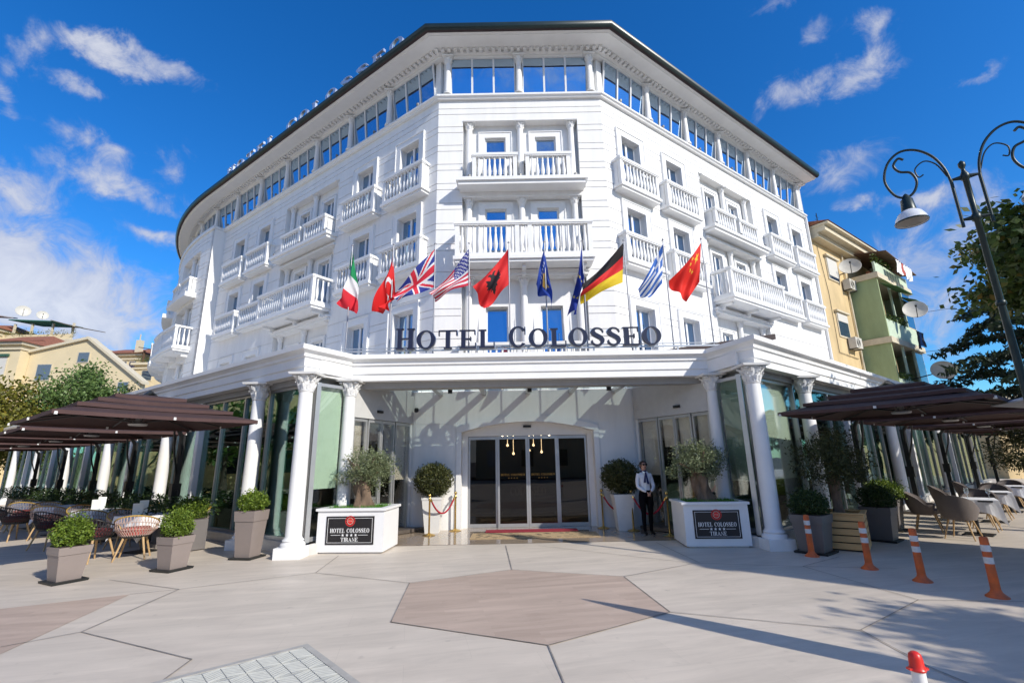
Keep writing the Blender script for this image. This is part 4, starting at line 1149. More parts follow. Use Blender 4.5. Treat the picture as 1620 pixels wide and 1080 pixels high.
# =================================================================== parasols
HUB = mat('parasol_hub_grey', (.45, .44, .43), .5)
def parasol_proto(loc, label, group, side, mx):
    """canopy centre above loc; side: +1 mast towards local +y"""
    x, y, z = loc; h = 1.62
    t = thing('cantilever_parasol', label, 'parasol', loc, group)
    def tier(mb, r0, z0, r1, z1, th=.012, n=10):
        # square pyramid band with slightly sagging edges
        for k in range(4):
            c, s = math.cos(k*PI/2), math.sin(k*PI/2)
            for i in range(n):
                u0, u1 = -1+2*i/n, -1+2*(i+1)/n
                def P(r, u, zz, sag=0): X, Y = r, u*r; return (x+X*c-Y*s, y+X*s+Y*c, z+zz-sag*(1-u*u))
                m_ = mb.cur
                mb.quad(P(r0, u0, z0, .02), P(r0, u1, z0, .02), P(r1, u1, z1), P(r1, u0, z1)); mb.cur = 1
                mb.quad(P(r0, u0, z0, .02), P(r0, u1, z0, .02), P(r0, u1, z0-.06, .02), P(r0, u0, z0-.06, .02)); mb.cur = 0
    m = MB(); tier(m, h, 2.58, 1.12, 2.70); tier(m, 1.26, 2.75, .78, 2.83); tier(m, .92, 2.88, .48, 2.95); tier(m, .60, 3.0, .02, 3.08)
    m.build('canopy', [BROWNCLOTH, mat('brown_valance_lit', (.085, .045, .042), .85, var=.12, scale=3)], t, recalc=False)  # valance cloth painted lighter for the light its edges catch
    m = MB(); m.lathe([(.15, 2.49), (.17, 2.52), (.11, 2.55), (.05, 2.60), (.05, 2.9)], (x, y, z), 18); m.build('hub', HUB, t, smooth=True)
    for k in range(8):
        a = k*PI/4; L = h*.97*(1.414 if k % 2 else 1)
        m = MB(); m.tube([(x+.1*math.cos(a), y+.1*math.sin(a), z+2.80), (x+L*math.cos(a), y+L*math.sin(a), z+2.545)], .013, 5)
        m.tube([(x+.12*math.cos(a), y+.12*math.sin(a), z+2.56), (x+L*.45*math.cos(a), y+L*.45*math.sin(a), z+2.67)], .009, 5)
        m.build('rib', BLACK, t)
    for k in range(4):
        c, s = math.cos(k*PI/2), math.sin(k*PI/2)
        for u in (-.97, .05):
            X, Y = h+.005, u*h; p = (x+X*c-Y*s, y+X*s+Y*c); m = MB(); m.box(p[0]-.02, p[0]+.02, p[1]-.02, p[1]+.02, z+2.505, z+2.55)
            m.build('clip', mat('white_clip', (.8, .8, .78), .4), t)
    xb, yb = x+mx*2.25, y+side*1.65; dx, dy = (xb-x), (yb-y)
    def A_(f, zz): return (x+dx*f, y+dy*f, z+zz)
    m = MB(); m.box(xb-.05, xb+.05, yb-.06, yb+.06, z+.08, z+2.45); m.build('mast', BLACK, t)
    m = MB(); m.tube([A_(1, 1.9), A_(.97, 2.42), A_(.6, 2.95), A_(.12, 3.16), A_(0, 3.05)], [.045, .05, .05, .055, .03], 8); m.tube([A_(1, 1.5), A_(.84, 2.05), A_(.72, 2.82)], .025, 6); m.build('arm', BLACK, t, smooth=True)
    m = MB(); m.box(xb-.09, xb+.09, yb-.10, yb+.10, z+1.05, z+1.35); m.tube([(xb+.09, yb, z+1.2), (xb+.2, yb, z+1.2), (xb+.2, yb, z+1.1)], .012, 6); m.build('crank_box', BLACK, t)
    m = MB(); m.box(xb-.35, xb+.35, yb-.35, yb+.35, z+.0, z+.08); m.build('base_plate', TAUPE_D, t)
    return t
# built once facing +y, then turned to each terrace
pp = parasol_proto((0, 0, 0), '', 'brown cantilever parasols over the left terrace', 1, -1)
pr = parasol_proto((0, 0, 0), '', 'brown cantilever parasols over the right terrace', 1, 1)
ordn = ['nearest the entrance', 'second from the entrance', 'third from the entrance', 'fourth from the entrance', 'fifth from the entrance', 'farthest from the entrance']
LPAR = [(1.0, 6.75), (5.3, 6.4), (8.9, 6.35), (13.0, 6.35), (17.2, 6.35)]
RPAR = [(1.05, 6.25), (5.3, 6.05), (10.3, 5.75), (15.5, 5.45), (20.5, 5.2)]
rzL = math.atan2(-NL.y, -NL.x)-PI/2; rzR = math.atan2(-NR.y, -NR.x)-PI/2
for F, LST, rz, side, proto in ((LF, LPAR, rzL, 'left', pp), (RF, RPAR, rzR, 'right', pr)):
    for i, (s, o) in enumerate(LST):
        p = F(s, o, 0) if F is RF else tuple((CL+DL*s+NL*o))+(0,)
        lab = 'brown tiered square parasol over the %s terrace, %s' % (side, ordn[i])
        if i == 0:
            proto.location = p; proto.rotation_euler = (0, 0, rz); proto['label'] = lab
            if side == 'left': proto.scale = (.93, .93, 1)
        else: dup(proto, p, rz, lab)
# pale grey parasol close to the right edge and an unseen closed one added only for its shadow
GREYCLOTH = mat('pale_grey_canvas', (.42, .41, .40), .8, var=.05)
def grey_parasol():
    x, y = 9.55, 7.05
    t = thing('grey_parasol', 'pale grey flat parasol entering the picture at the right edge', 'parasol', (x, y, 0))
    m = MB(); m.lathe([(1.78, 2.48), (1.75, 2.51), (.9, 2.70), (.05, 2.88)], (x, y, 0), 8); m.build('canopy', GREYCLOTH, t, recalc=False)
    m = MB(); m.tube([(x, y, .05), (x, y, 2.9)], .03, 8); m.lathe([(.35, 0), (.35, .06), (.06, .1)], (x, y, 0), 16); m.build('pole', GREYM, t)
def shadow_parasol():
    x, y = 4.42, 3.38
    t = thing('shadow_parasol', 'unseen closed grey parasol, added to cast a long pointed shadow', 'parasol', (x, y, 0))
    m = MB(); m.lathe([(.10, .9), (.17, 1.1), (.16, 1.8), (.12, 2.4), (.05, 2.95), (.01, 3.15)], (x, y, 0), 14, mod=lambda i, a: 1+.12*math.cos(7*a)); m.build('folded_canopy', GREYCLOTH, t, smooth=True)
    m = MB(); m.tube([(x, y, 0), (x, y, 1.0)], .16, 12); m.build('pole', GREYM, t)
    m = MB(); m.lathe([(.34, 0), (.34, .06), (.06, .1)], (x, y, 0), 16); m.build('base', GREYM, t)
grey_parasol(); shadow_parasol()

# =================================================================== tables, cloths, chairs
def table(loc, label, group):
    x, y, z = loc
    t = thing('table', label, 'table', loc, group)
    m = MB(); m.box(x-.38, x+.38, y-.38, y+.38, z+.70, z+.73); m.build('tabletop', BLACK, t)
    m = MB(); m.tube([(x, y, z+.02), (x, y, z+.70)], .035, 10); m.build('leg', BLACK, t)
    m = MB(); m.box(x-.24, x+.24, y-.24, y+.24, z, z+.02); m.build('base', BLACK, t)
    return t
def cloth_mesh(loc):
    x, y, z = loc; m = MB(); N = 14; h = .40
    pts = []
    for k in range(4):
        c, s = math.cos(k*PI/2), math.sin(k*PI/2)
        for i in range(N):
            u = -1+2*i/N; pts.append((u, c, s))
    top, mid, bot = [], [], []
    for u, c, s in pts:
        e = abs(u)**3; X, Y = h, u*h
        def R(r, rr, zz): return (x+(X*r)*c-(Y*rr)*s, y+(X*r)*s+(Y*rr)*c, z+zz)
        w = .02*math.sin(u*9+c*3)
        top.append(R(1, 1, .742)); mid.append(R(1.03+.04*e+w, 1.02+.03*e, .62-.06*e)); bot.append(R(1.06+.10*e+w*1.6, 1.02+.10*e, .50-.25*e))
    n = len(top); vs = top+mid+bot; fs = [tuple(range(n))]
    for a in range(2):
        for i in range(n): fs.append((a*n+i, a*n+(i+1) % n, (a+1)*n+(i+1) % n, (a+1)*n+i))
    m.add(vs, fs); return m
def basket_chair(loc, label, group, ropem, framem, cushm, legm):
    x, y, z = loc
    t = thing('basket_chair', label, 'chair', loc, group)
    for sx in (-1, 1):
        for sy in (-1, 1):
            m = MB(); m.tube([(x+sx*.15, y+sy*.15, z+.42), (x+sx*.25, y+sy*.25, z)], [.022, .014], 8); m.build('leg', legm, t)
    m = MB(); m.lathe([(.22, .40), (.25, .42), (.25, .435), (.02, .44)], (x, y, z), 20); m.build('seat', BLACK, t)
    m = MB(); m.lathe([(.20, .441), (.25, .46), (.262, .54), (.22, .585), (.02, .59)], (x, y, z), 22); m.build('cushion', cushm, t, smooth=True)
    def rim(a):       # back at -y
        k = (1-math.sin(a))/2; k = k**1.2
        return Vector((x+.36*math.cos(a), y+.33*math.sin(a), z+.56+.26*k))
    def low(a): return Vector((x+.24*math.cos(a), y+.24*math.sin(a), z+.43))
    A0, A1 = R_(150), R_(390); arcs = [A0+(A1-A0)*i/40 for i in range(41)]
    m = MB(); m.tube([low(A0)]+[rim(a) for a in arcs]+[low(A1)], .013, 7); m.build('frame', framem, t)
    m = MB(); N = 26
    for i in range(N+1):
        for dlt in (-2.2, 2.2):
            a = A0+(A1-A0)*i/N; b = a+dlt*(A1-A0)/N
            if not A0 <= b <= A1: continue
            p, q = low(a), rim(b); mid = p.lerp(q, .5); out = Vector((mid.x-x, mid.y-y, 0)); mid += out.normalized()*.045
            m.tube([p, mid, q], .0055, 4)
    for k in (.35, .7):
        m.tube([low(a).lerp(rim(a), k)+Vector((math.cos(a), math.sin(a), 0))*.035 for a in arcs], .006, 4)
    m.build('woven_back', ropem, t)
    return t
def shell_chair(loc, label, group):
    x, y, z = loc
    t = thing('armchair', label, 'chair', loc, group); G = mat('grey_upholstery', (.155, .13, .12), .85, var=.06, scale=12, bump=.2, bscale=200)
    for sx in (-1, 1):
        for sy in (-1, 1):
            m = MB(); m.tube([(x+sx*.14, y+sy*.14, z+.40), (x+sx*.24, y+sy*.24, z)], [.02, .012], 8); m.build('leg', WOOD, t)
    m = MB(); m.lathe([(.20, .38), (.25, .40), (.25, .47), (.21, .49), (.02, .495)], (x, y, z), 20); m.build('seat', G, t, smooth=True)
    m = MB(); n = 28; A0, A1 = R_(150), R_(390); inn, out = [], []
    for i in range(n+1):
        a = A0+(A1-A0)*i/n; k = max(0, -math.sin(a)); k = k**.6
        h = .60+.27*k; tilt = .06*k
        for lst, r in ((out, .33), (inn, .285)):
            lst.append([(x+.8*r*math.cos(a), y+.8*r*math.sin(a), z+.38), (x+r*math.cos(a), y+r*math.sin(a), z+.55), (x+(r+.01)*math.cos(a), y+(r+tilt)*math.sin(a), z+h)])
    cols_ = [o_+list(reversed(i_)) for o_, i_ in zip(out, inn)]
    K = 6; vs = [p for c in cols_ for p in c]; fs = []
    for i in range(n):
        for j in range(K): fs.append((i*K+j, (i+1)*K+j, (i+1)*K+(j+1) % K, i*K+(j+1) % K))
    fs += [tuple(range(K)), tuple(n*K+j for j in range(K-1, -1, -1))]
    m.add(vs, fs); m.build('backrest', G, t, smooth=True)
    return t
CORAL = mat('coral_cushion', (.55, .10, .085), .85, var=.25, scale=14); MAROON = mat('maroon_cushion', (.14, .02, .025), .85, var=.2, scale=14)
ROPE_W = mat('pale_rope', (.58, .42, .36), .7, var=.1); ROPE_D = mat('dark_rope', (.03, .028, .032), .6); YEL = mat('mustard_frame', (.52, .33, .06), .5); ROPE_T = mat('taupe_rope', (.33, .28, .26), .7)
LT = [(-7.9, 10.75), (-10.2, 12.3), (-12.5, 13.75), (-14.8, 15.4)]
cA = basket_chair((0, 0, 0), '', 'woven chairs on the left terrace', ROPE_W, YEL, CORAL, WOOD)
cB = basket_chair((0, 0, 0), '', 'woven chairs on the left terrace', ROPE_D, BLACK, MAROON, WOOD)
cT = basket_chair((0, 0, 0), '', 'woven chairs on the left terrace', ROPE_T, YEL, CORAL, WOOD)
used = set()
def put(proto, p, rz, label):
    if proto.name not in used:
        used.add(proto.name); proto.location = p; proto.rotation_euler = (0, 0, rz); proto['label'] = label; return proto
    return dup(proto, p, rz, label)
tabs = ['first left terrace table', 'second left terrace table', 'third left terrace table', 'fourth left terrace table']
tproto = table((0, 0, 0), '', 'small tables on the left terrace')
clothp = cloth_mesh((0, 0, 0)).build('tablecloth', CLOTH)
def put_cloth(p, rz, label, group, first=[True]):
    o = clothp if first[0] else clothp.copy()
    if not first[0]: COL.objects.link(o)
    first[0] = False
    o.location = p; o.rotation_euler = (0, 0, rz); tag(o, label, 'tablecloth', group)
for i, (x, y) in enumerate(LT):
    rz = RL+.3
    put(tproto, (x, y, 0), rz, 'black pedestal table under a white cloth, '+tabs[i])
    put_cloth((x, y, 0), rz, 'white cloth hanging in points over the '+tabs[i], 'white tablecloths on the left terrace')
    e = Vector((dl.x, dl.y)); nn = Vector((nl.x, nl.y))
    def chair_at(proto, off, label, turn=0):
        p = Vector((x, y))+off; d = Vector((x, y))-p; put(proto, (p.x, p.y, 0), math.atan2(d.y, d.x)-PI/2+turn, label)
    near = 'on the plaza side of the '+tabs[i]; 
    chair_at(cA if i % 2 == 0 else cT, Vector((.40, -.78)), 'pale basket chair with coral cushion '+near if i % 2 == 0 else 'taupe woven chair with mustard rim '+near)
    chair_at(cB, Vector((-.22, -.98)), 'black basket chair with maroon cushion '+near)
    chair_at(cT, Vector((.62, .55)), 'taupe woven chair with mustard rim, glass side of the '+tabs[i])
    chair_at(cT if i % 2 else cA, Vector((-.75, .42)), ('taupe woven chair with mustard rim' if i % 2 else 'pale basket chair with coral cushion')+' at the far end of the '+tabs[i])
def menu(loc, rz, label):
    x, y, z = loc; M = Matrix.Translation(loc) @ Matrix.Rotation(rz, 4, 'Z')
    m = MB()
    m.box(-.09, .09, -.035, -.03, 0, .25, M @ Matrix.Rotation(R_(8), 4, 'X')); m.box(.0, .16, .02, .025, 0, .30, M @ Matrix.Rotation(R_(-8), 4, 'X'))
    tag(m.build('menu_card', mat('white_card', (.82, .85, .80), .6, var=.02), loc=loc), label, 'menu card', 'menu cards on the left tables')
menu((-8.02, 10.62, .745), .5, 'white menu cards standing on the first left terrace table'); menu((-10.25, 12.2, .745), .5, 'white menu cards standing on the second left terrace table')
RT = [(9.98, 10.95), (12.2, 12.85), (14.7, 14.9)]
sC = shell_chair((0, 0, 0), '', 'grey armchairs on the right terrace')
rtabs = ['first right terrace table', 'second right terrace table', 'third right terrace table']
for i, (x, y) in enumerate(RT):
    tp = dup(tproto, (x, y, 0), RR_, 'black pedestal table under a white cloth, '+rtabs[i], 'small tables on the right terrace')
    put_cloth((x, y, 0), RR_+.2, 'white cloth hanging in points over the '+rtabs[i], 'white tablecloths on the right terrace')
    e = Vector((dr.x, dr.y)); nn = Vector((nr.x, nr.y))
    for off, w in ((-e*.88-nn*.12, 'entrance side'), (e*.85, 'far side'), (-nn*.8-e*.1, 'glass side')):
        p = Vector((x, y))+off; d = Vector((x, y))-p
        put(sC, (p.x, p.y, 0), math.atan2(d.y, d.x)-PI/2, 'grey upholstered armchair on the %s of the %s' % (w, rtabs[i]))
GL_CLEAR = glassmat('clear_glass', (.92, .95, .95), .12)
for i, (x, y, w) in enumerate([(9.78, 10.8, 'nearest the armchair back'), (10.1, 11.15, 'towards the hotel glass'), (10.2, 10.75, 'towards the plaza')]):
    m = MB(); m.lathe([(.035, 0), (.035, .004), (.006, .01), (.006, .09), (.035, .12), (.042, .16), (.034, .21)], (x, y, .744), 14, cap=False)
    tag(m.build('wine_glass', GL_CLEAR, loc=(x, y, .744), smooth=True), 'stemmed wine glass on the first right table, '+w, 'wine glass', 'wine glasses on the right table')

# =================================================================== the woman at the door
def skin_mesh(name, nodes, edges, mats, mfun, parent, root=0, sub=2):
    me = bpy.data.meshes.new(name+'_skeleton'); me.from_pydata([n[0] for n in nodes], edges, [])
    o = bpy.data.objects.new(name+'_skeleton', me); COL.objects.link(o)
    sk = o.modifiers.new('s', 'SKIN'); sk.use_smooth_shade = True
    lay = me.skin_vertices[0] if len(me.skin_vertices) else None
    if lay is None:
        bm = bmesh.new(); bm.from_mesh(me); bm.verts.layers.skin.verify(); bm.to_mesh(me); bm.free(); lay = me.skin_vertices[0]
    for i, n in enumerate(nodes):
        r = n[1]; lay.data[i].radius = r if isinstance(r, tuple) else (r, r); lay.data[i].use_root = (i == root)
    sb = o.modifiers.new('d', 'SUBSURF'); sb.levels = sub; sb.render_levels = sub
    dg = bpy.context.evaluated_depsgraph_get(); dg.update()
    m2 = bpy.data.meshes.new_from_object(o.evaluated_get(dg)); m2.name = name
    bpy.data.objects.remove(o)
    m2.materials.clear()
    for m in mats: m2.materials.append(m)
    for p in m2.polygons: p.material_index = mfun(p.center); p.use_smooth = True
    ob = bpy.data.objects.new(name, m2); COL.objects.link(ob); ob.parent = parent
    return ob
SKIN = mat('skin', (.50, .28, .20), .5, var=.06, scale=20)
BLOUSE = mat('white_blouse', (.78, .78, .82), .7, var=.03, scale=12, bump=.3, bscale=18)
TROUSER = mat('black_trousers', (.006, .0055, .007), .8, var=.1, scale=10, bump=.3, bscale=14, spec=.1)
SHOE = mat('black_leather', (.01, .01, .01), .6, spec=.2)
HAIR = mat('dark_hair', (.025, .012, .010), .45, var=.2, scale=30)
def woman():
    t = thing('person', 'standing woman in white blouse, navy neck scarf, black trousers and sunglasses, hands clasped', 'person', (3.10, 11.80, .006))
    t.rotation_euler = (0, 0, R_(10))
    # local frame: facing -y
    N = []; E = []
    def v(x, y, z, r): N.append(((x, y, z), r)); return len(N)-1
    def link(*ids):
        for a, b in zip(ids[:-1], ids[1:]): E.append((a, b))
    pel = v(0, 0, .90, (.150, .105)); wa = v(0, -.005, 1.04, (.118, .088)); rib = v(0, 0, 1.18, (.138, .10)); ch = v(0, .01, 1.30, (.145, .095)); nb = v(0, .015, 1.385, (.07, .06)); nk = v(0, .01, 1.43, .047)
    jaw = v(0, -.018, 1.492, (.062, .070)); hd = v(0, .0, 1.565, (.078, .095)); tp = v(0, .008, 1.635, (.055, .065))
    link(pel, wa, rib, ch, nb, nk, jaw, hd, tp)
    for s in (-1, 1):
        h = v(s*.088, 0, .87, .108); th = v(s*.094, -.005, .66, .088); kn = v(s*.085, -.01, .48, .060); cf = v(s*.084, .012, .34, .056); an = v(s*.08, .015, .10, .038)
        hl = v(s*.08, .02, .045, .036); to = v(s*.10, -.13, .03, (.036, .026))
        link(pel, h, th, kn, cf, an, hl, to)
        sh = v(s*.145, .01, 1.335, .060); ua = v(s*.182, .0, 1.20, .050); el = v(s*.198, -.035, 1.065, .044); fa = v(s*.13, -.13, 1.0, .038); wr = v(s*.05, -.175, .955, .026)
        link(ch, sh, ua, el, fa, wr)
    def mf(c):
        if c.z > 1.405: return 0
        if c.z < .075: return 3
        if abs(c.x) < .065 and c.y < -.155 and .90 < c.z < 1.0: return 0
        if c.z > .985 or (c.y < -.125 and c.z > .93): return 1
        return 2
    b = skin_mesh('body', N, E, [SKIN, BLOUSE, TROUSER, SHOE], mf, t)
    # clasped hands: palms plus bent fingers
    for s in (-1, 1):
        N2, E2 = [], []
        def w(x, y, z, r): N2.append(((x, y, z), r)); return len(N2)-1
        a = w(s*.045, -.178, .950, .022); p = w(s*.022, -.196, .918, (.030, .016)); kk = w(s*.006, -.205, .888, (.032, .014)); E2 += [(a, p), (p, kk)]
        for f in range(4):
            off = -.022+.0145*f; l = (.026, .031, .029, .022)[f]
            q1 = w(-s*.010, -.212-.004*f+s*.004, .885+off*.9, .0085); q2 = w(-s*(.010+l*.7), -.208-s*.004, .878+off*.9, .0078); q3 = w(-s*(.012+l), -.196, .886+off*.9, .007)
            E2 += [(kk, q1), (q1, q2), (q2, q3)]
        th1 = w(s*.012, -.214, .915, .0095); th2 = w(-s*.008, -.222, .905, .0085); E2 += [(p, th1), (th1, th2)]
        skin_mesh('hand', N2, E2, [SKIN], lambda c: 0, t, sub=1)
    m = MB()
    def ell(c, r, a0=0, n=12, k=10):
        vs = []; fs = []
        for i in range(k+1):
            ph = PI*i/k
            for j in range(n):
                th = 2*PI*j/n; vs.append((c[0]+r[0]*math.sin(ph)*math.cos(th), c[1]+r[1]*math.sin(ph)*math.sin(th), c[2]+r[2]*math.cos(ph)))
        for i in range(k):
            for j in range(n): fs.append((i*n+j, (i+1)*n+j, (i+1)*n+(j+1) % n, i*n+(j+1) % n))
        return vs, fs
    for c, r in (((0, .03, 1.585), (.082, .086, .074)), ((0, .075, 1.535), (.062, .05, .07)), ((-.066, .01, 1.575), (.022, .06, .06)), ((.066, .01, 1.575), (.022, .06, .06)), ((0, -.028, 1.635), (.062, .05, .024)), ((0, .115, 1.54), (.045, .045, .05))):
        m.add(*ell(c, r))
    m.build('hair', HAIR, t, smooth=True, org=(0, 0, 0))
    m = MB()
    for s in (-1, 1): m.add(*ell((s*.033, -.093, 1.572), (.030, .012, .022))); m.tube([(s*.06, -.085, 1.578), (s*.082, .0, 1.575)], .004, 5)
    m.tube([(-.012, -.102, 1.578), (.012, -.102, 1.578)], .004, 5); m.build('sunglasses', SHOE, t, smooth=True, org=(0, 0, 0))
    m = MB(); m.add([(0, -.098, 1.575), (-.014, -.092, 1.532), (.014, -.092, 1.532), (0, -.118, 1.535)], [(0, 1, 3), (0, 3, 2), (1, 2, 3)]); m.build('nose', SKIN, t, org=(0, 0, 0))
    m = MB(); m.add(*ell((0, -.083, 1.505), (.022, .008, .007))); m.build('mouth', mat('lips', (.42, .10, .09), .5), t, smooth=True, org=(0, 0, 0))
    m = MB()
    for s in (-1, 1): m.add(*ell((s*.080, .0, 1.555), (.010, .018, .028)))
    m.build('ear', SKIN, t, smooth=True, org=(0, 0, 0))
    NV = mat('navy_scarf', (.012, .016, .12), .6, var=.3, scale=60)
    m = MB(); m.tube([(.065*math.cos(a), .01+.062*math.sin(a), 1.412-.012*math.sin(a)) for a in [2*PI*i/16 for i in range(16)]], .016, 6, closed=True)
    m.add(*ell((0, -.085, 1.375), (.028, .02, .024)))
    for (xa, xb, z) in ((-.005, -.05, 1.16), (.01, .035, 1.13)):
        m.add([(xa-.012, -.10, 1.37), (xa+.012, -.10, 1.37), (xb+.024, -.125, z), (xb-.022, -.125, z), (xa-.012, -.085, 1.37), (xa+.012, -.085, 1.37), (xb+.024, -.105, z), (xb-.022, -.105, z)], [(0, 1, 2, 3), (4, 7, 6, 5), (0, 3, 7, 4), (1, 5, 6, 2), (0, 4, 5, 1), (3, 2, 6, 7)])
    m.build('scarf', NV, t, smooth=True, org=(0, 0, 0))
    m = MB()
    for s in (-1, 1): m.add([(s*.005, -.085, 1.40), (s*.06, -.05, 1.425), (s*.065, -.075, 1.385), (s*.03, -.105, 1.365)], [(0, 1, 2, 3)])
    m.build('collar', BLOUSE, t, org=(0, 0, 0), recalc=False)
    return t
woman()

# =================================================================== street lamp
def lamp():
    x, y = 6.56, 6.06; e = Vector((.86, -.51, 0)).normalized()
    G = mat('dark_green_iron', (.010, .026, .026), .4, .2, var=.15, scale=12)
    t = thing('street_lamp', 'dark green double armed street lamp with scrolled brackets at the right edge', 'street lamp', (x, y, 0))
    def W(a, z):
        if abs(a) > .16: a = math.copysign(.155+(abs(a)-.155)*.76, a)
        return (x+e.x*a, y+e.y*a, z)
    m = MB(); m.lathe([(.16, 0), (.16, .15), (.11, .25), (.09, .9), (.055, 1.0), (.042, 3.0), (.036, 4.85), (.055, 4.87), (.055, 4.95), (.034, 4.97), (.036, 5.5), (.055, 5.52), (.055, 5.58), (.026, 5.64), (.022, 5.68), (.042, 5.72), (.042, 5.77), (.01, 5.81)], (x, y, 0), 16)
    m.lathe([(.040, 3.6), (.055, 3.62), (.055, 3.66), (.040, 3.68)], (x, y, 0), 16); m.build('post', G, t, smooth=True)
    for s in (-1, 1):
        m = MB()
        m.tube([W(s*.155, 4.80), W(s*.155, 5.55)], .020, 8)
        for z in (4.91, 5.55): m.tube([W(s*.05, z), W(s*.155, z)], [.034, .016], 8)
        def spl(P, r, n=6):
            Q = []
            for i in range(len(P)-1):
                p0, p1, p2, p3 = P[max(i-1, 0)], P[i], P[i+1], P[min(i+2, len(P)-1)]
                for k in range(n):
                    u = k/n; Q.append(tuple(.5*(2*p1[j]+(p2[j]-p0[j])*u+(2*p0[j]-5*p1[j]+4*p2[j]-p3[j])*u*u+(-p0[j]+3*p1[j]-3*p2[j]+p3[j])*u**3) for j in range(2)))
            Q.append(P[-1]); m.tube([W(s*a, z) for a, z in Q], r, 7)
        spl([(.155, 5.5), (.20, 5.75), (.33, 6.0), (.55, 6.17), (.80, 6.2), (1.02, 6.05), (1.12, 5.78), (1.02, 5.52), (.86, 5.44), (.72, 5.50), (.64, 5.66), (.70, 5.82), (.86, 5.88), (.93, 6.0), (.84, 6.10), (.76, 6.06)], .018)
        spl([(.19, 5.62), (.30, 5.85), (.46, 5.95), (.62, 5.86), (.60, 5.72), (.52, 5.74)], .010)
        m.build('bracket', G, t, smooth=True)
        c = W(s*.86, 0)
        m = MB(); m.lathe([(.012, 5.50), (.045, 5.46), (.05, 5.42), (.075, 5.40), (.092, 5.22)], (c[0], c[1], 0), 18); b = m.build('lamp_neck', G, t, smooth=True)
        m = MB(); m.lathe([(.088, 5.22), (.145, 5.175), (.185, 5.10), (.20, 5.03), (.19, 5.03), (.17, 5.09), (.13, 5.15), (.05, 5.18)], (c[0], c[1], 0), 24, cap=False); m.build('lamp_shade', mat('white_enamel', (.72, .74, .78), .25, var=.05), t, smooth=True, recalc=False)
        m = MB(); m.lathe([(.02, 5.015), (.15, 5.025), (.186, 5.042)], (c[0], c[1], 0), 20); m.build('diffuser', mat('lamp_diffuser', (.42, .38, .32), .3, var=.1), t, smooth=True)
        m = MB(); m.lathe([(.201, 5.025), (.205, 5.04), (.201, 5.05)], (c[0], c[1], 0), 24, cap=False); m.build('lamp_rim', G, t)
lamp()

